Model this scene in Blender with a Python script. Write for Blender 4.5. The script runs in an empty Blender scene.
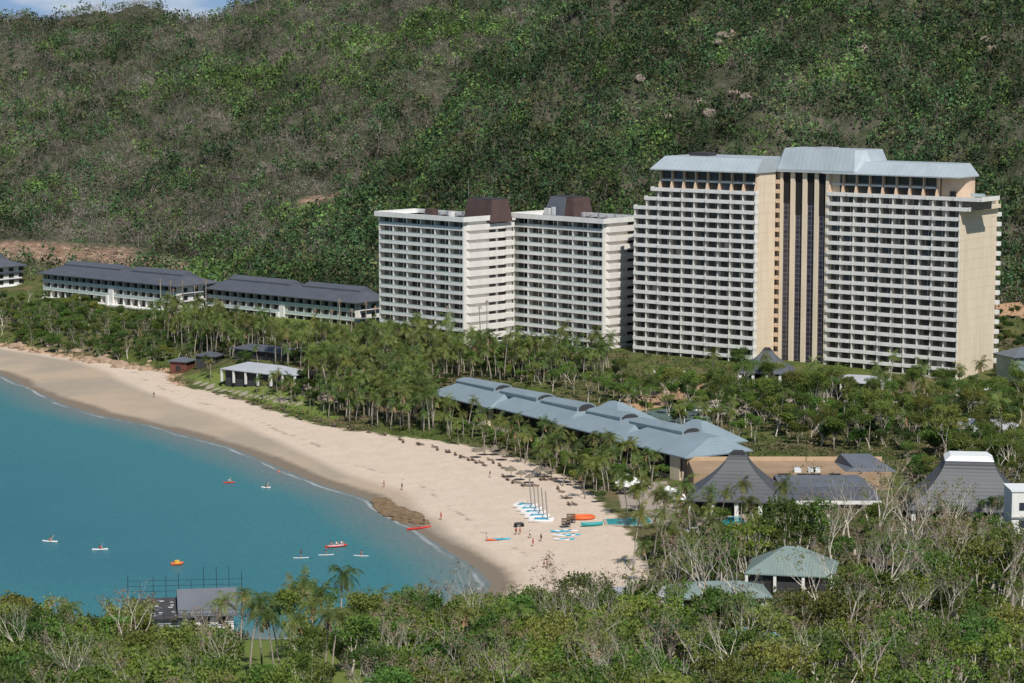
import bpy, bmesh, math, random
import numpy as np
from mathutils import Vector, Matrix, noise as mnoise
random.seed(7); RNG = np.random.default_rng(7)
scn = bpy.context.scene
R = math.radians
# ------------------------------------------------------------ camera / light
F_PX, HOR, CAMZ = 2400.0, 45.0, 108.0
PITCH = math.atan((341.5-HOR)/F_PX)
cd = bpy.data.cameras.new('camera'); cam = bpy.data.objects.new('camera', cd)
scn.collection.objects.link(cam); scn.camera = cam
cam.location = (0,0,CAMZ); cam.rotation_euler = (R(90)-PITCH,0,0)
cd.sensor_width = 36; cd.lens = 36*F_PX/1024; cd.clip_start = 1; cd.clip_end = 20000
scn.render.resolution_x = 1024; scn.render.resolution_y = 683
SUN_H = Vector((0.30,-0.954)); ELEV = 50
w = bpy.data.worlds.new("World"); scn.world = w; w.use_nodes = True
nt = w.node_tree; bg = nt.nodes['Background']
sky = nt.nodes.new('ShaderNodeTexSky'); sky.sky_type = 'NISHITA'; sky.sun_disc = False
sky.sun_elevation = R(ELEV); sky.sun_rotation = math.atan2(SUN_H.x, SUN_H.y)
sky.air_density = 1.0; sky.dust_density = 0.1; sky.ozone_density = 4.0
_tc=nt.nodes.new('ShaderNodeTexCoord'); _sx=nt.nodes.new('ShaderNodeSeparateXYZ'); nt.links.new(_tc.outputs['Generated'],_sx.inputs[0])
_mp=nt.nodes.new('ShaderNodeMapping'); _mp.inputs['Scale'].default_value=(18,18,60); nt.links.new(_tc.outputs['Generated'],_mp.inputs[0])
_nz=nt.nodes.new('ShaderNodeTexNoise'); _nz.inputs['Scale'].default_value=1.0; _nz.inputs['Detail'].default_value=5; nt.links.new(_mp.outputs[0],_nz.inputs['Vector'])
_cr=nt.nodes.new('ShaderNodeMapRange'); _cr.inputs['From Min'].default_value=.45; _cr.inputs['From Max'].default_value=.62; nt.links.new(_nz.outputs['Fac'],_cr.inputs['Value'])
_c1=nt.nodes.new('ShaderNodeMix'); _c1.data_type='RGBA'; _c1.inputs[6].default_value=(3.6,5.6,8.6,1); _c1.inputs[7].default_value=(7.5,8.6,10.0,1); nt.links.new(_cr.outputs[0],_c1.inputs[0])
_el=nt.nodes.new('ShaderNodeMapRange'); _el.inputs['From Min'].default_value=.03; _el.inputs['From Max'].default_value=.16; _el.inputs['To Min'].default_value=1; _el.inputs['To Max'].default_value=0; nt.links.new(_sx.outputs['Z'],_el.inputs['Value'])
_c2=nt.nodes.new('ShaderNodeMix'); _c2.data_type='RGBA'; nt.links.new(_el.outputs[0],_c2.inputs[0]); nt.links.new(sky.outputs[0],_c2.inputs[6]); nt.links.new(_c1.outputs[2],_c2.inputs[7])
nt.links.new(_c2.outputs[2], bg.inputs[0]); bg.inputs[1].default_value = 0.062
sl = bpy.data.lights.new('sun','SUN'); so = bpy.data.objects.new('sun', sl); scn.collection.objects.link(so)
sl.energy = 3.8; sl.angle = R(0.5); sl.color = (1.0,0.95,0.87)
sdv = Vector((SUN_H.x*math.cos(R(ELEV)), SUN_H.y*math.cos(R(ELEV)), math.sin(R(ELEV)))).normalized()
so.rotation_euler = sdv.to_track_quat('Z','Y').to_euler(); so.location = (0,0,400)
vs = scn.view_settings; vs.view_transform='Standard'; vs.look='None'; vs.exposure=0.2; vs.gamma=1
try: vs.use_curve_mapping=False
except Exception: pass
C = scn.collection
# ------------------------------------------------------------ pixel -> world
cp, sp = math.cos(PITCH), math.sin(PITCH)
def ray(u, v):
    x=(u-512)/F_PX; y=-(v-341.5)/F_PX
    return Vector((x, cp+y*sp, -sp+y*cp))      # forward (0,cp,-sp), up (0,sp,cp)
def P(u, v, z=0.0):
    d=ray(u,v); t=(z-CAMZ)/d.z
    return Vector((d.x*t, d.y*t, z))
def PD(u, v, Y):
    d=ray(u,v); t=Y/d.y
    return Vector((d.x*t, Y, CAMZ+d.z*t))
def XatD(u, Y):                                # X of image column u at ground distance Y
    return PD(u, 360, Y).x
# ------------------------------------------------------------ materials
def mat(name, col, rough=0.7, spec=0.3, metal=0.0, var=0.0, scale=1.0, objvar=0.0, bump=0.0, trans=0.0, hue=0.0, streak=False):
    m=bpy.data.materials.new(name); m.use_nodes=True; n=m.node_tree; b=n.nodes['Principled BSDF']
    b.inputs['Roughness'].default_value=rough; b.inputs['Metallic'].default_value=metal
    b.inputs['Specular IOR Level'].default_value=spec
    b.inputs['Base Color'].default_value=(*col,1)
    last=None
    if var or bump:
        tc=n.nodes.new('ShaderNodeTexCoord'); nz=n.nodes.new('ShaderNodeTexNoise')
        nz.inputs['Scale'].default_value=scale; nz.inputs['Detail'].default_value=6; nz.inputs['Roughness'].default_value=.65
        if streak:
            mpp=n.nodes.new('ShaderNodeMapping'); mpp.inputs['Scale'].default_value=(1,1,.12); n.links.new(tc.outputs['Object'],mpp.inputs[0]); n.links.new(mpp.outputs[0],nz.inputs['Vector'])
        else: n.links.new(tc.outputs['Object'], nz.inputs['Vector'])
    if var or objvar or hue:
        hs=n.nodes.new('ShaderNodeHueSaturation'); hs.inputs['Color'].default_value=(*col,1)
        add=n.nodes.new('ShaderNodeMath'); add.operation='ADD'; add.inputs[0].default_value=0; add.inputs[1].default_value=1
        if var:
            mr=n.nodes.new('ShaderNodeMapRange'); mr.inputs['From Min'].default_value=.3; mr.inputs['From Max'].default_value=.7
            mr.inputs['To Min'].default_value=-var; mr.inputs['To Max'].default_value=var
            n.links.new(nz.outputs['Fac'], mr.inputs['Value']); n.links.new(mr.outputs[0], add.inputs[0])
        if objvar or hue:
            oi=n.nodes.new('ShaderNodeObjectInfo')
            mr2=n.nodes.new('ShaderNodeMapRange'); mr2.inputs['To Min'].default_value=1-objvar; mr2.inputs['To Max'].default_value=1+objvar
            n.links.new(oi.outputs['Random'], mr2.inputs['Value']); n.links.new(mr2.outputs[0], add.inputs[1])
            if hue:
                ml=n.nodes.new('ShaderNodeMath'); ml.operation='MULTIPLY'; ml.inputs[1].default_value=7.31
                fr=n.nodes.new('ShaderNodeMath'); fr.operation='FRACT'
                mr3=n.nodes.new('ShaderNodeMapRange'); mr3.inputs['To Min'].default_value=.5-hue; mr3.inputs['To Max'].default_value=.5+hue
                n.links.new(oi.outputs['Random'], ml.inputs[0]); n.links.new(ml.outputs[0], fr.inputs[0]); n.links.new(fr.outputs[0], mr3.inputs['Value'])
                n.links.new(mr3.outputs[0], hs.inputs['Hue'])
        n.links.new(add.outputs[0], hs.inputs['Value']); n.links.new(hs.outputs[0], b.inputs['Base Color']); last=hs
    if bump:
        bp=n.nodes.new('ShaderNodeBump'); bp.inputs['Strength'].default_value=bump; bp.inputs['Distance'].default_value=.3
        n.links.new(nz.outputs['Fac'], bp.inputs['Height']); n.links.new(bp.outputs[0], b.inputs['Normal'])
    if trans:
        t=n.nodes.new('ShaderNodeBsdfTranslucent'); t.inputs[0].default_value=(col[0]*1.5,col[1]*1.6,col[2]*.8,1)
        mx=n.nodes.new('ShaderNodeMixShader'); mx.inputs[0].default_value=trans
        n.links.new(b.outputs[0],mx.inputs[1]); n.links.new(t.outputs[0],mx.inputs[2])
        n.links.new(mx.outputs[0], n.nodes['Material Output'].inputs[0])
    return m
M={}
def mk(k,*a,**kw): M[k]=mat(k,*a,**kw)
mk('white_paint',(.80,.79,.76),.6,var=.10,scale=.5,streak=True)
mk('side_paint',(.80,.765,.72),.65,var=.08,scale=.5,streak=True)
mk('cream_wall',(.75,.64,.49),.75,var=.09,scale=.6,streak=True)
mk('peach_wall',(.68,.51,.37),.75,var=.06,scale=.3)
mk('room_wall',(.25,.225,.20),.8,var=.25,scale=.18)
mk('divider',(.74,.71,.65),.7,var=.06,scale=.3)
mk('glass',(.035,.033,.032),.18,spec=.6,objvar=.6)
mk('glass_blue',(.035,.045,.065),.2,spec=.6,objvar=.6)
mk('curtain_light',(.42,.40,.36),.8,objvar=.2)
mk('curtain',(.15,.14,.125),.8,objvar=.4)
mk('balustrade',(.48,.58,.56),.25,spec=.5,var=.08,scale=.4)
mk('blue_metal',(.36,.45,.50),.42,spec=.4,metal=.0,var=.08,scale=.12)
mk('pavilion_metal',(.22,.30,.345),.45,spec=.4,var=.12,scale=.15)
mk('pavilion_step',(.13,.21,.245),.5,var=.1,scale=.3)
mk('slate_roof',(.095,.105,.125),.6,var=.12,scale=.2)
mk('slate_light',(.13,.145,.17),.6,var=.12,scale=.2)
mk('grey_shingle',(.105,.11,.118),.8,var=.18,scale=.5)
mk('tan_roof',(.36,.25,.16),.85,var=.16,scale=.15)
mk('tan_trim',(.52,.38,.24),.8,var=.1,scale=.3)
mk('green_metal',(.19,.26,.25),.5,var=.14,scale=.3)
mk('pale_metal',(.42,.44,.47),.5,var=.1,scale=.2)
mk('brown_cladding',(.10,.066,.06),.75,var=.18,scale=.3)
mk('concrete',(.36,.35,.33),.85,var=.18,scale=.4)
mk('timber',(.16,.06,.045),.8,var=.2,scale=.6)
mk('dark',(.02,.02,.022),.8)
mk('charcoal',(.05,.05,.055),.8,var=.2)
mk('canvas',(.82,.82,.80),.8,var=.04)
mk('thatch',(.20,.165,.125),.95,var=.25,scale=2)
mk('wood',(.17,.12,.08),.8,var=.2,scale=2)
mk('pool',(.03,.34,.38),.1,spec=.5,var=.1,scale=.6)
mk('paving',(.42,.37,.31),.9,var=.18,scale=.15)
mk('asphalt',(.07,.07,.072),.9,var=.2,scale=.3)
mk('court',(.10,.15,.14),.9,var=.15,scale=.1)
mk('court_blue',(.02,.18,.30),.8,var=.1)
mk('dirt',(.40,.24,.14),.95,var=.2,scale=.08)
mk('palm_leaf',(.15,.18,.045),.5,spec=.35,objvar=.38,hue=.035,trans=.3)
mk('palm_leaf_dark',(.095,.135,.035),.5,spec=.35,objvar=.3,hue=.03,trans=.25)
mk('dead_frond',(.30,.19,.11),.9,objvar=.3)
mk('palm_bark',(.33,.29,.24),.9,var=.2,scale=.8,objvar=.25)
mk('leaf_mid',(.105,.165,.034),.6,spec=.25,objvar=.45,hue=.035,trans=.25)
mk('leaf_dark',(.068,.11,.032),.6,spec=.25,objvar=.4,hue=.03,trans=.2)
mk('leaf_lime',(.135,.20,.035),.6,spec=.25,objvar=.4,hue=.03,trans=.25)
mk('leaf_olive',(.165,.19,.045),.6,spec=.25,objvar=.4,hue=.03,trans=.25)
mk('leaf_dry',(.21,.155,.105),.8,objvar=.35)
mk('bark_pale',(.60,.54,.46),.85,var=.2,scale=1.5,objvar=.2)
mk('bark_grey',(.34,.29,.245),.9,var=.2,scale=1.5,objvar=.3)
mk('rock',(.36,.26,.18),.95,var=.3,scale=.6,bump=.6)
mk('hill_rock',(.27,.22,.18),.95,var=.35,scale=.8,bump=.6)
mk('reef_rock',(.22,.15,.085),.9,var=.45,scale=.5,bump=.8)
mk('hull_blue',(.05,.42,.58),.3,spec=.5)
mk('hull_white',(.8,.8,.8),.3,spec=.5)
mk('orange',(.72,.16,.05),.5)
mk('red',(.62,.05,.04),.5)
mk('yellow',(.75,.45,.06),.5)
mk('skin',(.42,.23,.15),.6); mk('skin_tan',(.30,.15,.09),.6)
mk('cloth_dark',(.02,.025,.05),.8); mk('cloth_red',(.5,.06,.05),.8); mk('cloth_white',(.7,.7,.7),.8); mk('hair',(.04,.025,.015),.8)
mk('mast',(.30,.27,.25),.4,metal=.3)
mk('sail_roll',(.34,.31,.29),.7)
mk('scaffold',(.05,.10,.13),.4,metal=.5)
mk('car_white',(.75,.76,.78),.25,spec=.5); mk('car_dark',(.03,.03,.035),.25,spec=.5); mk('car_silver',(.35,.37,.40),.25,spec=.5)
mk('tyre',(.015,.015,.015),.9)
mk('teal_cloth',(.05,.36,.36),.8); mk('blue_tarp',(.02,.16,.42),.6)
mk('foam',(.75,.78,.78),.6)

def corrugate(name, col, period, axis, amt=.22, rot=0):
    """ribbed metal sheet / shingle courses: stripes along one object axis"""
    m=mat(name,col,.5,.4,var=.1,scale=.15); n=m.node_tree; b=n.nodes['Principled BSDF']
    tc=n.nodes.new('ShaderNodeTexCoord'); sx=n.nodes.new('ShaderNodeSeparateXYZ'); n.links.new(tc.outputs['Object'],sx.inputs[0])
    mu=n.nodes.new('ShaderNodeMath'); mu.operation='MULTIPLY'; mu.inputs[1].default_value=2*math.pi/period
    si=n.nodes.new('ShaderNodeMath'); si.operation='SINE'
    n.links.new(sx.outputs[axis],mu.inputs[0]); n.links.new(mu.outputs[0],si.inputs[0])
    bp=n.nodes.new('ShaderNodeBump'); bp.inputs['Strength'].default_value=1; bp.inputs['Distance'].default_value=amt
    n.links.new(si.outputs[0],bp.inputs['Height']); n.links.new(bp.outputs[0],b.inputs['Normal'])
    M[name]=m
corrugate('green_ribbed',(.20,.265,.25),.6,'X',.015)
corrugate('pavilion_ribbed',(.235,.30,.335),.9,'X',.02)
corrugate('blue_ribbed',(.40,.455,.49),1.6,'X',.012)
corrugate('grey_courses',(.088,.094,.103),.7,'Z',.012)
def strip_glass():
    m=mat('strip_glass',(.02,.02,.03),.15,.5); n=m.node_tree; b=n.nodes['Principled BSDF']
    tc=n.nodes.new('ShaderNodeTexCoord'); br=n.nodes.new('ShaderNodeTexBrick')
    mp=n.nodes.new('ShaderNodeMapping'); mp.inputs['Rotation'].default_value=(R(90),0,0)
    n.links.new(tc.outputs['Object'],mp.inputs[0]); n.links.new(mp.outputs[0],br.inputs['Vector'])
    br.offset=0; br.inputs['Scale'].default_value=1; br.inputs['Brick Width'].default_value=1.4; br.inputs['Row Height'].default_value=1.5
    br.inputs['Mortar Size'].default_value=.09
    br.inputs['Color1'].default_value=(.018,.018,.03,1); br.inputs['Color2'].default_value=(.06,.055,.08,1); br.inputs['Mortar'].default_value=(.16,.15,.17,1)
    n.links.new(br.outputs[0],b.inputs['Base Color']); M['strip_glass']=m
strip_glass()
# ------------------------------------------------------------ mesh helpers
class MB:
    def __init__(s): s.v=[]; s.f=[]; s.mi=[]; s.m=[]
    def _m(s,m):
        if m is None: return 0
        if m not in s.m: s.m.append(m)
        return s.m.index(m)
    def poly(s,pts,m=None,flip=False):
        i=len(s.v); s.v+= [tuple(p) for p in pts]; idx=list(range(i,i+len(pts)))
        s.f.append(idx[::-1] if flip else idx); s.mi.append(s._m(m))
    def box(s,x0,x1,y0,y1,z0,z1,m=None):
        i=len(s.v); s.v+=[(x0,y0,z0),(x1,y0,z0),(x1,y1,z0),(x0,y1,z0),(x0,y0,z1),(x1,y0,z1),(x1,y1,z1),(x0,y1,z1)]
        for q in ((0,3,2,1),(4,5,6,7),(0,1,5,4),(1,2,6,5),(2,3,7,6),(3,0,4,7)):
            s.f.append([i+k for k in q]); s.mi.append(s._m(m))
    def rings(s,rings,m=None,cap0=True,cap1=True):
        """loft closed rings (same count)"""
        n=len(rings[0]); base=len(s.v)
        for r in rings: s.v+=[tuple(p) for p in r]
        for k in range(len(rings)-1):
            for j in range(n):
                a=base+k*n+j; b=base+k*n+(j+1)%n
                s.f.append([a,b,b+n,a+n]); s.mi.append(s._m(m))
        if cap0: s.f.append([base+j for j in range(n)][::-1]); s.mi.append(s._m(m))
        if cap1: s.f.append([base+(len(rings)-1)*n+j for j in range(n)]); s.mi.append(s._m(m))
    def rect_rings(s,lst,m=None,cap0=True,cap1=True):
        """lst of (x0,x1,y0,y1,z)"""
        s.rings([[(a,c,z),(b,c,z),(b,d,z),(a,d,z)] for a,b,c,d,z in lst],m,cap0,cap1)
    def tube(s,pts,rad,n=6,m=None,cap=True):
        pts=[Vector(p) for p in pts]; rr=rad if isinstance(rad,(list,tuple)) else [rad]*len(pts); rs=[]
        for i,p in enumerate(pts):
            t=(pts[min(i+1,len(pts)-1)]-pts[max(i-1,0)])
            if t.length<1e-6: t=Vector((0,0,1))
            t.normalize(); a=t.orthogonal() if abs(t.z)<.95 else Vector((1,0,0)); a=(a-t*a.dot(t)).normalized(); b=t.cross(a)
            rs.append([p+(a*math.cos(2*math.pi*k/n)+b*math.sin(2*math.pi*k/n))*rr[i] for k in range(n)])
        s.rings(rs,m,cap,cap)
    def disc_lathe(s,prof,n=12,m=None,cx=0,cy=0,cap0=True,cap1=True):
        s.rings([[(cx+r*math.cos(2*math.pi*k/n),cy+r*math.sin(2*math.pi*k/n),z) for k in range(n)] for r,z in prof],m,cap0,cap1)
    def mesh(s,name,smooth=False):
        me=bpy.data.meshes.new(name); me.from_pydata(s.v,[],s.f)
        for k in s.m: me.materials.append(M[k])
        if len(s.m)>1: me.polygons.foreach_set('material_index',s.mi)
        if smooth: me.polygons.foreach_set('use_smooth',[True]*len(me.polygons))
        me.update(); return me
    def build(s,name,parent=None,smooth=False,loc=None,rz=None):
        o=bpy.data.objects.new(name,s.mesh(name,smooth)); C.objects.link(o)
        if parent is not None: o.parent=parent
        if loc is not None: o.location=loc
        if rz is not None: o.rotation_euler=(0,0,rz)
        return o
def tag(o,label=None,cat=None,group=None,kind=None):
    if label: o['label']=label
    if cat: o['category']=cat
    if group: o['group']=group
    if kind: o['kind']=kind
    return o
def thing(name,label,cat,loc=(0,0,0),rz=0,group=None):
    o=bpy.data.objects.new(name,None); C.objects.link(o); o.location=loc; o.rotation_euler=(0,0,rz); o.empty_display_size=.5
    return tag(o,label,cat,group)
def copy_tree(o,parent=None):
    c=o.copy(); C.objects.link(c); c.parent=parent
    for ch in [x for x in o.children]: copy_tree(ch,c)
    return c
def part(mesh,name,parent,loc=(0,0,0),rz=0):
    o=bpy.data.objects.new(name,mesh); C.objects.link(o); o.parent=parent; o.location=loc; o.rotation_euler=(0,0,rz); return o
# ------------------------------------------------------------ terrain model
def PX(pts,z=0): return np.array([[P(u,v,z).x,P(u,v,z).y] for u,v in pts])
coast_px=[(-700,330),(-300,345),(-80,362),(0,374),(30,388),(62,403),(100,415),(150,425),(184,434),(232,447),(266,461),(321,484),(369,499),(386,514),(410,526),(447,549),(480,570),(492,584)]
coast=PX(coast_px)
near=np.array([[-8,440],[-22,432],[-40,428],[-62,424],[-85,424],[-110,426],[-135,424],[-180,420],[-400,410],[-2500,400]],float)
coast_all=np.vstack([coast,near])
sea_poly=np.vstack([coast_all,[[-2500,2500]],[[-1200,1400]]])
veg_px=[(-700,318),(-300,328),(-80,338),(0,346),(60,356),(100,362),(135,368),(165,372),(172,385),(215,392),(270,410),(300,420),(350,430),(390,435),(445,442),(490,449),(535,463),(572,480),(592,494),(612,514),(640,548),(655,585)]
veg=PX(veg_px,2.4)
veg_all=np.vstack([veg,[[20,442],[-10,430],[-40,423],[-62,420],[-85,420],[-110,421],[-135,419],[-180,415],[-400,405],[-2500,390]]])
veg_poly=np.vstack([veg_all,[[-2500,2500]],[[-1200,1400]]])
def pip(X,Y,poly):
    ins=np.zeros(X.shape,bool); n=len(poly)
    for i in range(n):
        x1,y1=poly[i]; x2,y2=poly[(i+1)%n]
        if y1==y2: continue
        c=((y1>Y)!=(y2>Y)) & (X<(x2-x1)*(Y-y1)/(y2-y1)+x1)
        ins^=c
    return ins
def dist(X,Y,line):
    d=np.full(X.shape,1e9)
    for i in range(len(line)-1):
        ax,ay=line[i]; bx,by=line[i+1]; dx,dy=bx-ax,by-ay; L=dx*dx+dy*dy
        t=np.clip(((X-ax)*dx+(Y-ay)*dy)/L,0,1)
        d=np.minimum(d,np.hypot(X-ax-t*dx,Y-ay-t*dy))
    return d
def sd_f(X,Y): return np.where(pip(X,Y,sea_poly),-1,1)*dist(X,Y,coast_all)
def vd_f(X,Y): return np.where(pip(X,Y,veg_poly),-1,1)*dist(X,Y,veg_all)
def sm(t): t=np.clip(t,0,1); return t*t*(3-2*t)
def nz2(X,Y,s,seed=0.0):
    """cheap smooth noise by summed rotated sines, range about -1..1"""
    r=np.zeros_like(X); a=1.0; tot=0
    f=1.0/s
    for k in range(6):
        th=seed*1.7+k*2.399; c,q=math.cos(th),math.sin(th)
        u=(X*c+Y*q)*f; v=(-X*q+Y*c)*f
        r+=a*np.sin(u*6.28+1.3*np.sin(v*4.1+k+seed)+seed*3)*np.cos(v*5.3+1.1*np.sin(u*3.7+2*k))
        tot+=a*.6; a*=.62; f*=1.83
    return r/tot
CX=[-900,-300,-140,-104,-48,-19,24,94,170,260,600]
CY=[900,900,930,960,1020,1075,1140,1190,1200,1200,1200]
CZ=[8,8,12,20,56,90,132,185,205,212,230]
FBX=[-900,-150,-60,0,40,120,200,600]; FBY=[880,880,860,835,815,800,775,740]
def hill_f(X,Y):
    yc=np.interp(X,CX,CY); zc=np.interp(X,CX,CZ); yb=np.interp(X,FBX,FBY)
    t=(Y-yb)/np.maximum(yc-yb,30)
    front=8+(zc-8)*(.35*np.clip(t,0,1)+.65*sm(np.clip(t,0,1.0)))
    back=zc-(Y-yc)*.42
    Fh=np.where(Y<yc,front,back)
    ridge_z=np.interp(X,[-900,-330,-190,-150,-100,0,200],[126,126,125,129,156,178,182])
    tb=(Y-950-.0*X)/560
    ybb=np.interp(X,[-900,-200,-120,0],[985,968,950,950]); tb=(Y-ybb)/(1500-ybb)
    Bh=10+(ridge_z-10)*np.clip(tb,0,1)**1.08 - np.clip(Y-1500,0,1e4)*.3
    n=nz2(X,Y,170,1.0)*9+nz2(X,Y,60,2.0)*3.2
    H=np.maximum(Fh,Bh)
    return H+n*sm((H-14)/40.)
def height(X,Y):
    X=np.asarray(X,float); Y=np.asarray(Y,float)
    sd=sd_f(X,Y); vd=vd_f(X,Y)
    z=np.where(sd<0,np.maximum(sd*.05,-6),np.minimum(sd*.07,2.4))
    z=z+np.where(vd>0,sm(vd/45)*2.8,0)
    left=sm((-105-X)/60)*sm((Y-560)/60)
    z=z+np.where(vd>0,sm(vd/42)*4.2*left,0)
    z=z+np.where((sd>0)&(vd>0),np.clip(432-Y,0,400)*.13*sm(vd/12),0)
    z=z+np.where(vd>0,nz2(X,Y,50,5.)*.35*sm(vd/20),0)
    h=hill_f(X,Y)
    wgt=sm((Y-640)/110)*sm(vd/30)
    return np.where(h>z,z+(h-z)*wgt,z)
def hz(x,y): return float(height(np.array([x]),np.array([y]))[0])
def G(u,v):
    """pixel -> point on the terrain (march)"""
    d=ray(u,v); ts=np.arange(230,2300,4.0)/d.y
    X=d.x*ts; Y=d.y*ts; Z=CAMZ+d.z*ts; h=height(X,Y)
    k=np.argmax(Z<h)
    if Z[k]>=h[k]: return None
    return Vector((X[k],Y[k],float(h[k])))
def gridmesh(name,xs,ys,zf):
    X,Y=np.meshgrid(xs,ys); Z=zf(X.ravel(),Y.ravel()) if callable(zf) else np.full(X.size,zf)
    nx,ny=len(xs),len(ys); co=np.column_stack([X.ravel(),Y.ravel(),Z])
    i=np.arange(nx*ny).reshape(ny,nx); q=np.stack([i[:-1,:-1],i[:-1,1:],i[1:,1:],i[1:,:-1]],-1).reshape(-1,4)
    me=bpy.data.meshes.new(name); me.vertices.add(len(co)); me.vertices.foreach_set('co',co.ravel())
    me.loops.add(q.size); me.loops.foreach_set('vertex_index',q.ravel())
    me.polygons.add(len(q)); me.polygons.foreach_set('loop_start',np.arange(len(q))*4); me.polygons.foreach_set('loop_total',np.full(len(q),4))
    me.update(); me.validate(); me.polygons.foreach_set('use_smooth',np.ones(len(q),bool))
    return me,X.ravel(),Y.ravel(),Z
def fattr(me,name,arr):
    a=me.attributes.new(name,'FLOAT','POINT'); a.data.foreach_set('value',np.asarray(arr,np.float32))
xs=np.concatenate([np.arange(-2600,-500,60),np.arange(-500,-300,8),np.arange(-300,190,2.4),np.arange(190,420,6),np.arange(420,2600,60)])
ys=np.concatenate([np.arange(-400,240,20),np.arange(240,400,4),np.arange(400,1000,2.6),np.arange(1000,1600,7),np.arange(1600,3600,80)])
me,X,Y,Z=gridmesh('ground',xs,ys,height)
fattr(me,'sd',sd_f(X,Y)); fattr(me,'vd',vd_f(X,Y)); 
# rock scars / bare earth areas in world positions
def blob(X,Y,pts):
    r=np.zeros(X.shape)
    for (u,v,ru,rv) in pts:
        g=G(u,v)
        if g is None: continue
        g2=G(u,v-rv); ry=abs(g2.y-g.y) if g2 is not None else 60
        rx=ru*g.y/F_PX
        q=1-np.hypot((X-g.x)/max(rx,3),(Y-g.y)/max(ry,3))
        r=np.maximum(r,np.clip(q*1.6,0,1))
    return r
scars=[(40,252,75,13),(90,257,65,11),(135,263,48,8),(20,248,50,9),(175,268,22,6),(320,203,30,4)]
fattr(me,'scar',blob(X,Y,scars))
fattr(me,'wetw',np.interp(X,[-180,-110,-60,-25,0],[31,27,13,9,6]))
fattr(me,'hillm',np.where(Y>760,sm((Z-12)/10),0))
def wpoly(px): return np.array([[q.x,q.y] for q in (G(u,v) for u,v in px)])
def pm(polys):
    r=np.zeros(X.shape)
    for px in polys: r=np.maximum(r,pip(X,Y,wpoly(px)).astype(float))
    return r
LAWN=[[(196,374),(232,380),(300,398),(335,412),(335,421),(290,411),(215,390),(180,378)],[(215,640),(300,640),(420,634),(430,690),(400,770),(180,770),(205,690)],[(300,312),(395,345),(380,352),(250,322)],[(690,600),(780,606),(790,640),(700,640)],[(850,585),(1000,590),(1010,660),(850,640)],[(440,352),(500,356),(520,370),(450,366)]]
DIRT=[[(985,306),(1060,306),(1060,319),(985,319)],[(620,402),(700,384),(722,388),(700,400),(640,412)]]
PAVE=[[(285,385),(345,392),(350,405),(300,398)],[(195,382),(300,404),(300,407),(195,385)],[(345,352),(398,350),(402,362),(360,364)],[(612,484),(660,482),(745,512),(740,526),(660,526),(622,506)],[(690,402),(800,400),(900,412),(1010,398),(1010,408),(860,424),(700,412)]]
fattr(me,'lawn',pm(LAWN)); fattr(me,'dirtm',pm(DIRT)); fattr(me,'pave',pm(PAVE)); fattr(me,'leftm',sm((-85-X)/40))
gm=bpy.data.materials.new('ground'); gm.use_nodes=True; n=gm.node_tree; b=n.nodes['Principled BSDF']; b.inputs['Roughness'].default_value=.95; b.inputs['Specular IOR Level'].default_value=.1
def node(n,t,**kw):
    o=n.nodes.new(t)
    for k,v in kw.items(): setattr(o,k,v)
    return o
def A(n,name): o=n.nodes.new('ShaderNodeAttribute'); o.attribute_name=name; return o.outputs['Fac']
def NZ(n,vec,scale,detail=5,rough=.6):
    o=n.nodes.new('ShaderNodeTexNoise'); o.inputs['Scale'].default_value=scale; o.inputs['Detail'].default_value=detail; o.inputs['Roughness'].default_value=rough
    n.links.new(vec,o.inputs['Vector']); return o.outputs['Fac']
def MR(n,x,a,b_,c=0,d=1):
    o=n.nodes.new('ShaderNodeMapRange'); o.inputs['From Min'].default_value=a; o.inputs['From Max'].default_value=b_; o.inputs['To Min'].default_value=c; o.inputs['To Max'].default_value=d
    n.links.new(x,o.inputs['Value']); return o.outputs[0]
def MA(n,op,x,y):
    o=n.nodes.new('ShaderNodeMath'); o.operation=op
    for i,q in enumerate((x,y)):
        if isinstance(q,(int,float)): o.inputs[i].default_value=q
        else: n.links.new(q,o.inputs[i])
    return o.outputs[0]
def MIX(n,f,a,b_):
    o=n.nodes.new('ShaderNodeMix'); o.data_type='RGBA'
    if isinstance(f,float): o.inputs[0].default_value=f
    else: n.links.new(f,o.inputs[0])
    for i,q in ((6,a),(7,b_)):
        if isinstance(q,tuple): o.inputs[i].default_value=(*q,1)
        else: n.links.new(q,o.inputs[i])
    return o.outputs[2]
tc=n.nodes.new('ShaderNodeTexCoord').outputs['Object']
n1=NZ(n,tc,.03); n2=NZ(n,tc,.25); n3=NZ(n,tc,1.2)
grass=MIX(n,MR(n,n1,.4,.6),(.095,.125,.03),(.17,.13,.075)); grass=MIX(n,MR(n,n2,.45,.65),grass,(.06,.085,.028))
hillc=MIX(n,MR(n,n2,.4,.62),(.14,.12,.095),(.05,.068,.034)); hillc=MIX(n,MR(n,n1,.35,.65),hillc,(.04,.052,.026))
inl=MIX(n,A(n,'hillm'),grass,hillc)
rockc=MIX(n,MR(n,n3,.4,.6),(.33,.215,.15),(.14,.09,.06)); rockc=MIX(n,MR(n,n2,.5,.65),rockc,(.42,.31,.22))
inl=MIX(n,MR(n,MA(n,'ADD',MA(n,'ADD',A(n,'scar'),MA(n,'MULTIPLY',n2,1.1)),MA(n,'MULTIPLY',n1,.5)),1.05,1.5),inl,rockc)
sd=MA(n,'ADD',A(n,'sd'),MA(n,'MULTIPLY',MA(n,'SUBTRACT',n1,.5),9)); sd=MA(n,'ADD',sd,MA(n,'MULTIPLY',MA(n,'SUBTRACT',n2,.5),2))
dry=MIX(n,MR(n,n2,.35,.7),(.70,.575,.46),(.62,.505,.40)); dry=MIX(n,MR(n,n3,.35,.65,0,.25),dry,(.45,.36,.28))
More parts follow.
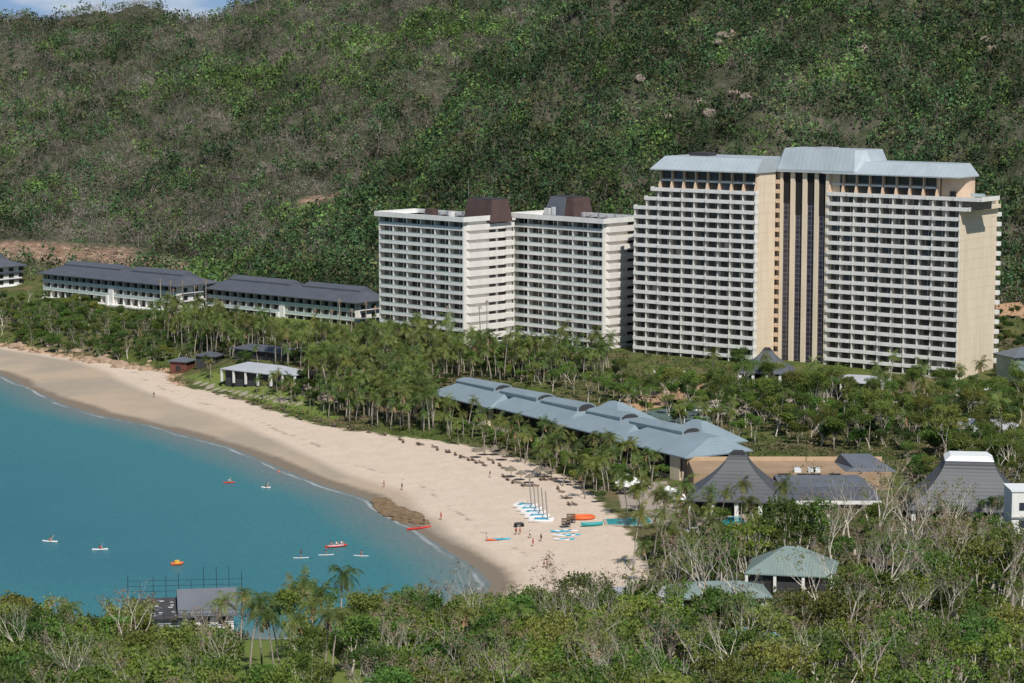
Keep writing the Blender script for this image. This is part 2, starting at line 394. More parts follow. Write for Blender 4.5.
wet=MIX(n,MR(n,n1,.42,.6),(.47,.375,.275),(.37,.315,.25))
sand=MIX(n,MR(n,MA(n,'SUBTRACT',sd,A(n,'wetw')),-2.5,1.5),wet,dry)
deb=MA(n,'MULTIPLY',MR(n,MA(n,'ABSOLUTE',MA(n,'SUBTRACT',MA(n,'SUBTRACT',sd,A(n,'wetw')),6.5),0.0),.9,.2),MR(n,n2,.50,.60,0,.5))
sand=MIX(n,deb,sand,(.20,.14,.09))
trk=NZ(n,tc,3.5,3,.8); sand=MIX(n,MR(n,trk,.56,.66,0,.30),sand,(.34,.27,.21))
sand=MIX(n,MR(n,sd,2.5,5),(.22,.18,.14),sand)
bank=MIX(n,MR(n,n2,.45,.55),(.62,.42,.27),(.30,.2,.13))
vdn=MA(n,'ADD',A(n,'vd'),MA(n,'MULTIPLY',MA(n,'SUBTRACT',n2,.5),9))
inl=MIX(n,MR(n,A(n,'lawn'),.35,.6),inl,MIX(n,n3,(.13,.185,.042),(.18,.215,.06)))
inl=MIX(n,MR(n,A(n,'dirtm'),.35,.6),inl,MIX(n,n2,(.52,.32,.19),(.38,.25,.16)))
inl=MIX(n,MR(n,A(n,'pave'),.35,.6),inl,MIX(n,n2,(.42,.36,.30),(.30,.26,.21)))
bankm=MA(n,'MULTIPLY',MR(n,vdn,1.5,5,1,0),MR(n,MA(n,'ADD',A(n,'leftm'),MA(n,'MULTIPLY',n1,.2)),.4,.6))
inl2=MIX(n,bankm,inl,bank)
col=MIX(n,MR(n,vdn,-1.,.6),sand,inl2)
n.links.new(col,b.inputs['Base Color'])
bp=n.nodes.new('ShaderNodeBump'); bp.inputs['Strength'].default_value=.5; bp.inputs['Distance'].default_value=.5; n.links.new(n3,bp.inputs['Height']); n.links.new(bp.outputs[0],b.inputs['Normal'])
me.materials.append(gm)
ground=bpy.data.objects.new('ground',me); C.objects.link(ground); tag(ground,kind='structure',label='sandy beach and wooded hillside ground of the bay')
# water
xs2=np.concatenate([np.arange(-9000,-320,300),np.arange(-320,60,2.4),[400,3000,9000]]); ys2=np.concatenate([[-6000,-1000,0,300],np.arange(400,1000,2.6),[1300,2000,4000,9000,15000]])
me,X,Y,Z=gridmesh('sea_water',xs2,ys2,0.0); fattr(me,'sd',sd_f(X,Y))
wm=bpy.data.materials.new('sea_water'); wm.use_nodes=True; n=wm.node_tree; b=n.nodes['Principled BSDF']
tc=n.nodes.new('ShaderNodeTexCoord').outputs['Object']
mp=n.nodes.new('ShaderNodeMapping'); mp.inputs['Rotation'].default_value=(0,0,R(25)); mp.inputs['Scale'].default_value=(1,.35,1); n.links.new(tc,mp.inputs[0])
w1=NZ(n,mp.outputs[0],.9,6,.7); w2=NZ(n,tc,.03,3); w3=NZ(n,mp.outputs[0],.12,4)
d=MA(n,'MULTIPLY',A(n,'sd'),-1.0); d=MA(n,'ADD',d,MA(n,'MULTIPLY',MA(n,'SUBTRACT',w2,.5),10)); 
deep=MIX(n,MR(n,w2,.4,.6),(.040,.170,.205),(.044,.180,.215))
cdp=MIX(n,MR(n,d,8,75),(.052,.21,.225),deep)
sh=MIX(n,MR(n,d,-1,17),(.21,.215,.19),cdp)
fo=MA(n,'MULTIPLY',MR(n,MA(n,'ABSOLUTE',MA(n,'SUBTRACT',MA(n,'ADD',MA(n,'MULTIPLY',A(n,'sd'),-1.0),MA(n,'MULTIPLY',w2,6)),4.6),0.0),.7,.1,0,.55),MR(n,w3,.40,.60))
sh=MIX(n,MR(n,w1,.40,.68,0,.30),sh,(.02,.10,.15)); sh=MIX(n,fo,sh,(.7,.72,.72))
n.links.new(sh,b.inputs['Base Color']); b.inputs['Roughness'].default_value=.35; b.inputs['Specular IOR Level'].default_value=.22
bp=n.nodes.new('ShaderNodeBump'); bp.inputs['Strength'].default_value=.55; bp.inputs['Distance'].default_value=.35; n.links.new(w1,bp.inputs['Height']); n.links.new(bp.outputs[0],b.inputs['Normal'])
me.materials.append(wm); sea=bpy.data.objects.new('sea_water',me); C.objects.link(sea); tag(sea,kind='structure',label='calm turquoise water of the bay')
# ------------------------------------------------------------ tall buildings
def frame_rz(dx,dy): return math.atan2(dy,dx)
def bay_mesh(w,h,kind):
    """window wall of one bay: glass doors with frame, slightly varied"""
    m=MB(); g='glass' if kind!=1 else 'glass_blue'
    x0,x1=w*.10,w*.90
    split=w*(.55 if kind!=2 else .35)
    m.box(x0,split-.05,-.04,.02,.1,h,g if kind!=2 else 'curtain')
    m.box(split+.05,x1,-.06,.0,.1,h,'curtain' if kind==0 else ('curtain_light' if kind==3 else g))
    m.box(split-.05,split+.05,-.08,.0,.1,h,'divider')
    return m.mesh('window')
# ---- the hotel tower
def tower():
    Lh=math.hypot(.8,.6); rz=frame_rz(.8,-.6)
    T=thing('hotel_tower','tallest cream and white hotel tower with pale blue metal roof and dark glazed lift strips','hotel tower',(38.9,765,0),rz)
    FH=3.0; Z0=8.4; B=4.47
    def px_u(x):
        r=(x-512)/F_PX; return (765*r-38.9)/(.8+.6*r)
    uL0,uL1=0.0,44.8; uR0,uR1=69.7,114.3
    wm=[bay_mesh(B,2.45,k) for k in range(4)]
    # left wing rear wall (stepped end)
    def wing(u0,u1,steps,depth,name):
        m=MB(); zt=Z0+FH*16
        m.box(u0+.2,u1-.3,1.9,depth,0,zt,'room_wall')
        for i,(k,du) in enumerate(steps): m.box(u0+du+.2,u1-.3,1.9,depth-.02*(i+1),Z0+FH*(k),Z0+FH*(k+1)+ (0.0),'room_wall')
        m.build('rear_wall',T)
    stepsL=[(16,4.47),(17,6.7)]
    wing(uL0,uL1,stepsL,26,'l'); wing(uR0,uR1,[(16,0.03),(17,.06)],25.5,'r')
    # floor slabs with jogged parapets
    def balcony(u0,u1,z,jogoff,ext=0):
        m=MB(); n=max(1,int(round((u1-u0)/(2*B)))); 
        us=[u1-2*B*i for i in range(n+1)]; us=[max(u,u0) for u in us]; us[-1]=u0
        us=us[::-1]
        for i in range(len(us)-1):
            a,b2=us[i],us[i+1]; y=-.30*((i+jogoff)%2)
            if b2-a<.4: continue
            m.box(a,b2-.02,y,y+.16,z-.22,z+.92,'white_paint')
            m.box(a,b2-.02,y+.16,2.0,z-.22,z,'white_paint')
            m.box(b2-.16,b2-.02,y-.05,y-.0,z-.10,z+.35,'glass_blue')
        m.box(u0-.12,u0,0,2.0,z-.2,z+1.03,'white_paint')
        m.box(u1,u1+.12+ext,-.0,2.0,z-.2,z+1.03,'white_paint')
        return m.build('balcony',T)
    for k in range(0,17): balcony(uL0,uL1,Z0+FH*k,0); balcony(uR0,uR1-(0 if k<16 else 0),Z0+FH*k,1)
    balcony(4.0,uL1,Z0+FH*17,0); balcony(6.5,uL1,Z0+FH*18,1)
    balcony(uR0,uR1+3,Z0+FH*17,1); balcony(uR0,uR1+7,Z0+FH*18,0)
    # dividers
    def divs(u0,u1,kmax,lowtop):
        nb=int(round((u1-u0)/B)); st=(u1-u0)/nb
        for i in range(nb+1):
            u=u0+st*i; zt=Z0+FH*16 
            if lowtop and i==0: zt=Z0+FH*16
            elif lowtop and i==1: zt=Z0+FH*17
            else: zt=Z0+FH*18
            m=MB(); m.box(u-.16,u+.16,.17,1.95,Z0-1,zt-.25,'divider'); m.build('divider_wall',T)
        return st
    sL=divs(uL0+.15,uL1-.15,18,True); sR=divs(uR0+.15,uR1-.15,18,False)
    # windows: the nearest 100 as parts, the rest one stuff part
    spots=[]
    for (u0,st,low) in ((uL0+.15,sL,1),(uR0+.15,sR,0)):
        for i in range(10):
            for k in range(18):
                if low and ((i==0 and k>=16) or (i==1 and k>=17)): continue
                spots.append((u0+st*i,Z0+FH*k))
    spots.sort(key=lambda s:(-(s[0]>60),-s[1]))
    st=MB()
    for j,(u,z) in enumerate(spots):
        kd=random.choice([0,0,1,2,0]); cl_=random.random()<.13
        if j<100: part(wm[3 if cl_ else kd],'window',T,(u+.12,1.84,z))
        else:
            x0,x1=u+.12+B*.08,u+.12+B*.86; sp=u+.12+B*(.52 if kd!=2 else .34)
            st.box(x0,sp,1.79,1.86,z+.05,z+2.45,'curtain' if kd==2 else 'glass'); st.box(sp+.08,x1,1.77,1.84,z+.05,z+2.45,'curtain_light' if cl_ else 'glass_blue' if kd==1 else ('glass' if kd else 'curtain'))
    tag(st.build('window',T),kind='stuff')
    # end walls
    def endwall(u,y0,y1,z1,th=.5,name='end_wall'):
        m=MB(); m.box(u-th,u,y0,y1,0,z1,'cream_wall')
        for k in range(1,20):
            z=Z0+FH*k
            if z<z1-.5: m.box(u-.02,u+.03,y0+.05,y1-.05,z-.04,z+.04,'peach_wall')
        return m.build(name,T)
    endwall(uL1+.15,2.05,12.0,Z0+FH*20.3); 
    endwall(uR1+.2,.35,24.8,Z0+FH*17+.6)
    # small balconies on the shaft edge
    for k in range(0,20):
        z=Z0+FH*k; m=MB(); m.box(uL1+.2,uL1+1.6,12.05,13.8,z-.2,z+1.0,'peach_wall'); m.build('side_balcony',T)
    for k in range(0,17):
        z=Z0+FH*k; m=MB(); m.box(uR1-3,uR1+.8,25.0,27.0,z-.2,z+1.05,'white_paint'); m.build('rear_balcony',T)
    m=MB(); m.box(uR1-3.2,uR1-.3,25.6,26.6,0,Z0+FH*17,'room_wall'); m.build('rear_wall',T)
    # lift shaft recess
    m=MB(); m.box(uL1-1,uR0-3,13.9,26,0,Z0+FH*20.5,'cream_wall'); m.build('shaft_wall',T)
    def u_at(x,v):  # u where image column x hits plane y=v
        r=(x-512)/F_PX; X0=38.9+.6*v; D0=765+.8*v
        return (r*D0-X0)/(.8+.6*r)
    strips=[(782.8,790.2),(794.8,802.2),(806.8,814.2),(818.3,825.4)]
    for a,b2 in strips:
        ua,ub=u_at(a,12.9),u_at(b2,12.9); m=MB(); m.box(ua,ub,12.9,13.85,2,Z0+FH*19.3,'strip_glass'); m.build('glazed_strip',T)
    pil=[(780.1,782.6),(790.4,794.6),(802.4,806.6),(814.4,818.1),(825.6,828.6)]
    for a,b2 in pil:
        ua,ub=u_at(a,12.2),u_at(b2,12.2); m=MB(); m.box(ua,ub,12.2,13.87,2,Z0+FH*20.4,'cream_wall'); m.build('pilaster',T)
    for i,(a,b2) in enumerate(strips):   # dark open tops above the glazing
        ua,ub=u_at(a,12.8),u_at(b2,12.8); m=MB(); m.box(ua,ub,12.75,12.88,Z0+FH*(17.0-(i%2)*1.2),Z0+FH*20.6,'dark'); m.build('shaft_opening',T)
    # two-storey top floor with flared columns
    def top(u0,u1,x_end):
        nb=int(round((u1-u0)/B)); st_=(u1-u0)/nb; z=Z0+FH*18; zt=Z0+FH*20.2
        m=MB(); m.box(u0+.3,u1-.1,2.2,24.6 if u0<50 else 12.8,z+.01,zt,'room_wall'); m.build('rear_wall',T)
        for i in range(nb+1):
            u=u0+st_*i; m=MB(); s=[(.0,2.6,z+.05),(.3,2.6,z+1.6),(.95,2.6,z+3.2),(.95,2.6,zt-.02)]
            m.rings([[(u-.22,a,zz),(u+.22,a,zz),(u+.22,b2,zz),(u-.22,b2,zz)] for a,b2,zz in s],'peach_wall'); m.build('column',T)
        for i in range(nb):
            u=u0+st_*i
            m=MB(); m.box(u+.25,u+st_-.25,1.2,1.4,z+3.0,z+3.55,'white_paint'); m.build('spandrel',T)
            for zz in (z+.3,z+3.7):
                m=MB(); m.box(u+.4,u+st_-.4,2.02,2.18,zz+.2,zz+2.5,'glass_blue' if random.random()<.4 else 'glass'); m.build('top_window',T)
    top(9.3,uL1-.3,0); top(uR0+.3,106.3,0)
    # right end terraces and curved peach penthouse
    z=Z0+FH*18
    m=MB(); m.rings([[(106.6,3.2,zz),(109,4.4,zz),(112.5,7.5,zz),(113,9.5,zz),(113,12.5,zz),(106.6,12.5,zz)] for zz in (z+.02,z+6.4)],'peach_wall'); m.build('penthouse',T)
    m=MB(); m.box(109,111,4.1,4.3,z+.2,z+2.3,'glass'); m.build('penthouse_door',T)
    m=MB(); m.box(uR1+.3,uR1+7,.02,12,z-.25,z-.02,'white_paint'); m.box(uR1+6.85,uR1+7.1,.0,12,z-.22,z+1.05,'white_paint'); m.build('terrace',T)
    m=MB(); m.box(uR1+2,uR1+6.6,3,3.1,z+1.1,z+2.0,'balustrade'); m.build('terrace_screen',T)
    m=MB(); m.box(uR1-1,uR1+5,2.2,11,Z0+FH*17+.1,z-.3,'room_wall'); m.build('rear_wall',T)
    m=MB(); m.box(uR1+.3,uR1+1.4,10,25,z-3.5,z-2.3,'cream_wall'); m.box(uR1-6,uR1+.3,24.9,25.4,z-4,z-1,'cream_wall'); m.build('terrace_wall',T)
    # roofs
    ez=Z0+FH*20.15
    m=MB(); m.rect_rings([(6.6,45.5,-.9,27,ez),(6.6,45.5,-.9,27,ez+.35),(9.6,45.5,3.2,22,ez+4.3),(10.2,45.5,3.8,21.4,ez+4.3)],'blue_ribbed'); m.build('roof',T)
    m=MB(); m.rect_rings([(uR0-1.2,113.8,-.9,13.5,ez),(uR0-1.2,113.8,-.9,13.5,ez+.35),(uR0+2,111.5,3.2,12,ez+4.0),(uR0+3,111.0,4.2,11.5,ez+4.0)],'blue_ribbed'); m.build('roof',T)
    # raised centre roof (faceted)
    def ring(o,z): return [(42.5-o,15.5-o*.3,z),(46-o*.4,11.2-o*.8,z),(62,11.2-o*.8,z),(73+o*.4,11.2-o*.8,z),(77+o,16-o*.3,z),(77+o,27,z),(42.5-o,27,z)]
    m=MB(); m.rings([ring(0,ez+.1),ring(0,ez+1.0),ring(-3.0,ez+7.3),ring(-3.4,ez+7.3)],'blue_ribbed'); m.build('centre_roof',T)
    m=MB(); m.box(15,22,9,14,ez+4.2,ez+5.4,'charcoal'); m.build('roof_vent',T)
    m=MB(); m.box(56,62,17,21,ez+7.2,ez+7.8,'pale_metal'); m.build('roof_vent',T)
    # podium
    m=MB(); m.box(-6,70,-9,-.4,0,5.2,'charcoal'); m.build('podium',T)
    m=MB(); m.rings([[(-8,-11,5.25),(70,-11,5.25),(70,-.5,7.2),(-8,-.5,7.2)],[(-8,-11,5.5),(70,-11,5.5),(70,-.5,7.45),(-8,-.5,7.45)]],'slate_light'); m.build('podium_roof',T)
    # the right wing stands further back than the left one
    DX,DY=-6.3,12.0
    for o in T.children:
        me=o.data; co=np.empty(len(me.vertices)*3,np.float32); me.vertices.foreach_get('co',co); co=co.reshape(-1,3)
        if o.get('kind')=='stuff':
            k=co[:,0]>66; co[k,0]+=DX; co[k,1]+=DY; me.vertices.foreach_set('co',co.ravel()); me.update()
        elif co[:,0].min()+o.location.x>66: o.location.x+=DX; o.location.y+=DY
    return T
tower()
# ---- two apartment blocks
def block(X0,Y0,label,damaged,roofextra):
    """origin at the front (near) corner; local -x runs along the balcony face, +y is depth"""
    rz=frame_rz(.72,-.69)
    T=thing('apartment_block',label,'apartment block',(X0,Y0,0),rz,'pair of white apartment blocks')
    FH=3.0; Z0=9.2; L=40.0; NB=6; B=L/NB; NF=14; DEP=23.0
    zt=Z0+FH*NF
    m=MB(); m.box(-L+.3,-.4,2.3,DEP-.3,0,zt,'room_wall'); m.build('rear_wall',T)
    wm=[]
    for kd in range(3):
        q=MB(); g='glass' if kd!=1 else 'glass_blue'
        q.box(.5,B*.40,-.05,.02,.1,2.4,'curtain' if kd<2 else g); q.box(B*.45,B*.93,-.08,.0,.1,2.45,g); q.box(B*.40,B*.45,-.09,0,.1,2.45,'divider'); wm.append(q.mesh('window'))
    for i in range(NB):
        for k in range(NF): part(wm[random.choice([0,0,1,2])],'window',T,(-L+B*i,2.25,Z0+FH*k))
    for i in range(NB+1):
        u=-L+B*i
        m=MB(); m.box(u-.15,u+.15,.12,2.3,Z0-3,zt-.3,'divider'); 
        m.box(u-.22,u+.22,-.06,.11,Z0-3,zt-.3,'white_paint'); m.build('divider_wall',T)
    for k in range(NF):
        z=Z0+FH*k
        m=MB(); m.box(-L-.1,-.05,-.16,-.07,z-.3,z+.62,'white_paint'); m.box(-L-.1,-.05,-.06,2.25,z-.3,z-.02,'white_paint')
        m.box(-L+.2,-.3,-.13,-.09,z+.62,z+1.0,'balustrade'); m.build('balcony',T)
        # side bands with a shadow gap and small window
        m=MB()
        m.rings([[(.02,.9,zz),(.02,DEP-4.6,zz),(a,DEP-4.6,zz),(a,.9+ (a>.9)*1.2,zz)] for zz,a in ((z-.25,1.0),(z+1.55,1.0))],'side_paint')
        m.box(.02,1.0,DEP-4.5,DEP,z-.05,z+1.5,'side_paint'); m.build('side_band',T)
        m=MB(); m.box(.0,.06,DEP-11,DEP-8,z+1.65,z+2.5,'glass'); m.build('side_window',T)
        m=MB(); m.box(.0,.07,DEP-6.8,DEP-3.2,z+1.58,z+2.7,'glass'); m.build('side_window',T)
    m=MB(); m.box(-.38,.0,-.1,.85,0,zt,'side_paint'); m.build('corner_pier',T)
    m=MB(); m.box(-.36,-.02,.9,DEP-.2,0,zt,'side_paint'); m.build('end_wall',T)
    m=MB(); m.box(-L-1.2,1.2,-1.2,DEP-5,zt-.28,zt+.0,'white_paint')
    for (a,b2,c,d) in ((-L-1.2,1.2,-1.2,-.9),(-L-1.2,-L-.9,-.9,DEP-5),(.9,1.2,-.9,DEP-5),(-L-.9,.9,DEP-5.3,DEP-5)): m.box(a,b2,c,d,zt+.001,zt+1.35,'white_paint')
    m.build('roof_slab',T)
    m=MB(); m.box(-L,.9,DEP-4.9,DEP+.6,zt-.8,zt-.2,'white_paint'); m.build('rear_roof_slab',T)
    # plant room
    px=-2.5 if not damaged else -27.5
    m=MB(); m.rect_rings([(px-8.6,px+4.6,11,21,zt-1),(px-7.4,px+3.6,12,19.8,zt+6.4)],'brown_cladding'); 
    pr=m.build('plant_room',T)
    m=MB(); m.box(px-7.3,px+3.5,12.2,19.6,zt+6.42,zt+6.6,'charcoal'); m.build('plant_room_cap',pr)
    if damaged:
        m=MB()
        m.rings([[(px-8.9,10.2,zt),(px+.5,10.2,zt),(px+.5,10.8,zt),(px-8.9,10.8,zt)],[(px-6.0,11.3,zt+6.5),(px+.5,11.3,zt+6.5),(px+.5,11.9,zt+6.5),(px-6.0,11.9,zt+6.5)]],'slate_light')
        m.box(px-6,px-3.6,8.0,8.6,zt+.6,zt+2.8,'white_paint'); m.box(px-2.8,px-1.4,8.1,8.6,zt+.6,zt+3.3,'foam'); m.build('exposed_frame',pr)
    else:
        m=MB(); m.tube([(px-7,12,zt+6.9),(px-7,12,zt+13)],.10,5,'mast'); m.build('antenna',pr)
        m=MB(); m.box(-22,-18.8,4,7,zt+.01,zt+2.8,'brown_cladding'); m.build('roof_hut',T)
        m=MB(); m.box(-10.8,-9.6,4,5.6,zt+.01,zt+2.3,'white_paint'); m.build('roof_vent',T)
    for i in range(9):
        x=-L+6+i*3.6; m=MB(); m.box(x,x+.9,DEP-8,DEP-6.4,zt+.01,zt+1.0+.5*(i%2),'pale_metal'); m.build('roof_unit',T)
    m=MB(); m.box(2,10,12,DEP+8,0,Z0+1.5,'charcoal'); m.build('annex',T)
block(-15.8,779,'left white apartment block with a tall roof antenna beside its brown plant room',False,0)
block(29.4,772,'right white apartment block beside the tower, its brown plant room partly stripped to grey',True,0)
# ---- three storey lodges below the hill
def lodge(px_c,py_c,D,L,label,nb=18,EH=9.2,z0=9.0,depth=19):
    X0=XatD(px_c,D); rz=frame_rz(.756,-.655)
    T=thing('beach_lodge',label,'hotel lodge',(X0,D,0),rz,'low three storey lodges under the hill')
    B=L/nb; FH=EH/3; z=z0
    m=MB(); m.box(-L+.2,-.2,2.2,depth,0,z+EH,'room_wall'); m.build('rear_wall',T)
    g=[]
    for kd in range(2):
        q=MB(); q.box(.35,B*.52,0,.08,.05,2.5,'glass'); q.box(B*.56,B*.94,-.02,.08,.05,2.5,'glass_blue' if kd else 'balustrade'); g.append(q.mesh('window'))
    for i in range(nb):
        for k in range(3): part(g[random.random()<.5],'window',T,(-L+B*i,2.1,z+FH*k+.1))
    for i in range(0,nb+1):
        m=MB(); m.box(-L+B*i-.11,-L+B*i+.11,.25,2.15,z-1,z+EH-.1,'white_paint' if i%2 else 'divider'); m.build('divider_wall',T)
    for k in range(3):
        m=MB(); m.box(-L,0,0,2.1,z+FH*k-.25,z+FH*k+.03,'white_paint'); m.build('floor_slab',T)
        if k:
            m=MB(); m.box(-L,0,.05,.13,z+FH*k+.05,z+FH*k+1.1,'balustrade'); m.build('balustrade',T)
        else:
            m=MB(); m.box(-L-1,1,-1.6,.0,0,z-.1,'white_paint'); m.build('terrace',T)
    # split pier in the middle
    m=MB(); m.box(-L*.47-1.3,-L*.47+1.1,-.5,2,0,z+EH*.62,'white_paint'); m.box(-L*.47-2.6,-L*.47-1.3,-.9,1.6,0,z+EH*.36,'white_paint'); m.build('stair_wall',T)
    m=MB(); m.box(-.15,.1,.3,depth,0,z+EH,'white_paint')
    m.build('end_wall',T)
    for k in range(3):
        for y in (3.2,8.4,13.4):
            m=MB(); m.box(.12,.18,y,y+2.4,z+FH*k+.7,z+FH*k+2.2,'glass'); m.build('window',T)
        m=MB(); m.box(.12,.9,2.6,depth-.5,z+FH*k-.3,z+FH*k+.1,'charcoal' if k else 'white_paint'); m.build('side_ledge',T)
    zr=z+EH
    m=MB(); m.rect_rings([(-L-1.5,2.0,-1.6,depth+1.6,zr),(-L-1.5,2.0,-1.6,depth+1.6,zr+.35),(-L+3.5,-3.0,depth/2-.3,depth/2+.3,zr+3.2)],'slate_roof'); m.build('roof',T)
    for a,b2 in ((-L*.96,-L*.52),(-L*.45,-L*.06)):
        m=MB(); m.rings([[(a,depth*.42,zr+2),(b2,depth*.42,zr+2),(b2,depth*.95,zr+1.0),(a,depth*.95,zr+1.0)],[(a+.3,depth*.42,zr+3.5),(b2-.3,depth*.42,zr+3.5),(b2-.6,depth*.60,zr+4.7),(a+.6,depth*.60,zr+4.7)]],'slate_roof'); m.build('upper_roof',T)
    return T
lodge(177,309,880,78,'middle three storey lodge with dark slate roof under the red earth cutting',18,9.0,10.6)
lodge(355,322,840,78,'three storey lodge with dark roof and white stair wall, left of the tall white blocks',18,9.2,8.6)
lodge(-6,290,965,78,'white ended lodge with slate roof cut off by the left edge of the view',18,7.8,10.8,15)
# ---- long pavilion with blue metal roofs
def pavilion():
    X0,Y0=-23.4,676.0; rz=frame_rz(.527,-.85); L=127.0; W=19.5
    T=thing('long_pavilion','long beachside pavilion with overlapping blue-green metal roofs and arched vents','pavilion',(X0,Y0,0),rz)
    ze=9.6; 
    secs=[(0,34,0.0),(31,70,1.6),(67,97,0.3),(94,127,-1.5)]
    for i,(a,b2,off) in enumerate(secs):
        y0=off-1; y1=W+off; o=.012*i
        m=MB(); m.rect_rings([(a,b2,y0,y1,ze+o),(a,b2,y0,y1,ze+.3+o),(a+5,b2-5,W*.42,W*.62,ze+3.5+o)],'pavilion_ribbed'); m.build('roof',T)
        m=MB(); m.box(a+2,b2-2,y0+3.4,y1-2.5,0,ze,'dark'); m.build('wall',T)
        m=MB(); m.box(a+1,b2-1,y0+1.0,y0+1.25,0,4.6,'cream_wall'); m.build('terrace_wall',T)
        for t in range(5):
            u=a+3+(b2-a-6)*t/4; m=MB(); m.box(u-.25,u+.25,y0+.9,y0+1.3,4.6,ze+.05,'wood'); m.build('post',T)
        m=MB(); m.box(b2-7.0,b2-3.0,y0+.6,y0+5.0,0,ze+.1,'cream_wall'); m.build('stair_pier',T)
        for t in range(4):
            u=a+3+(b2-a-10)*t/3.6; m=MB(); m.box(u,u+4.0,y0+3.2,y0+3.38,5.2,8.4,'glass'); m.build('window',T)
    mons=[(3,24,0),(27,46,.2),(48,66,.2),(70,86,.2),(90,113,0)]
    for a,b2,o in mons:
        yc=W*.50; hw=3.0
        def arch(u,zb,zt,h):
            return [(u,yc-h,zb),(u,yc-h,zb+(zt-zb)*.62),(u,yc-h*.55,zb+(zt-zb)*.92),(u,yc,zt),(u,yc+h*.55,zb+(zt-zb)*.92),(u,yc+h,zb+(zt-zb)*.62),(u,yc+h,zb)]
        m=MB(); m.rings([arch(a,ze+2.4,ze+4.3,hw),arch(b2,ze+2.4,ze+4.9,hw)],'pavilion_ribbed'); 
        mo=m.build('roof_monitor',T)
        m=MB(); m.box(a+.3,b2-.3,yc-hw-.12,yc-hw-.02,ze+2.6,ze+3.4,'pavilion_step'); m.build('clerestory_band',mo)
        m=MB(); r=arch(b2+.02,ze+2.6,ze+4.6,hw*.82); m.rings([r,[(x+.1,y,z) for x,y,z in r]],'charcoal'); m.build('vent',mo)
    for a in (64,101):
        m=MB(); m.rect_rings([(a,a+18,W*.45,W+3,ze+.9),(a,a+18,W*.45,W+3,ze+1.2),(a+6,a+10,W*.72,W*.8,ze+5.6)],'pavilion_ribbed'); m.build('hipped_roof',T)
pavilion()
# ---- concave grey tent roofs and the flat tan roof between them
def tent_hall(px,py,w_px,D,label,topw,toph,H,cap,name='restaurant_hall'):
    X=XatD(px,D); W=w_px/ (F_PX/D); g=hz(X,D)
    T=thing(name,label,'restaurant hall' if name!='garden_pavilion' else 'garden pavilion',(X,D,g-.3),R(-8))
    e=3.4; h=W/2; prof=[(h,e),(h,e+.25)]+[(topw+(h-topw)*(1-t)**1.45,e+.25+(H-.25)*t) for t in (.1,.2,.3,.4,.5,.6,.7,.8,.9,1)]
    m=MB(); m.rings([[(-r,-r*.85,z),(r,-r*.85,z),(r,r*.85,z),(-r,r*.85,z)] for r,z in prof],'grey_courses' if name!='garden_pavilion' else 'slate_roof'); m.build('roof',T)
    if cap=='white':
        m=MB(); m.rect_rings([(-topw*1.02,topw*1.02,-topw*.85,topw*.85,e+H+.01),(-topw*.78,topw*.78,-topw*.6,topw*.6,e+H+1.0)],'foam'); m.build('roof_cap',T)
    elif cap=='arch':
        m=MB(); m.rings([[(-topw*.9,y,e+H),(topw*.9,y,e+H),(topw*.5,y,e+H+.7),(-topw*.5,y,e+H+.7)] for y in (-topw*.8,topw*.8)],'charcoal'); m.build('roof_vent',T)
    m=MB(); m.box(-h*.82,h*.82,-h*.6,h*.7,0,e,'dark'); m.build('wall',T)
    for x in (-.92,-.46,.02,.5,.92):
        m=MB(); m.box(x*h-.45,x*h+.45,-h*.80,-h*.80+.7,-.5,e+.0,'white_paint'); m.build('column',T)
    return T
tent_hall(739,503,99,532,'tall grey shingle roofed hall with concave sides and a dark vented peak',2.0,0,9.4,'arch')
tent_hall(971,497,120,520,'big grey tent shaped roof with a flat white cap at the right edge',5.2,0,10.0,'white')
tent_hall(767,376,56,709,'dark tent roofed pavilion in the trees at the foot of the tower',1.5,0,6.3,'arch','garden_pavilion')
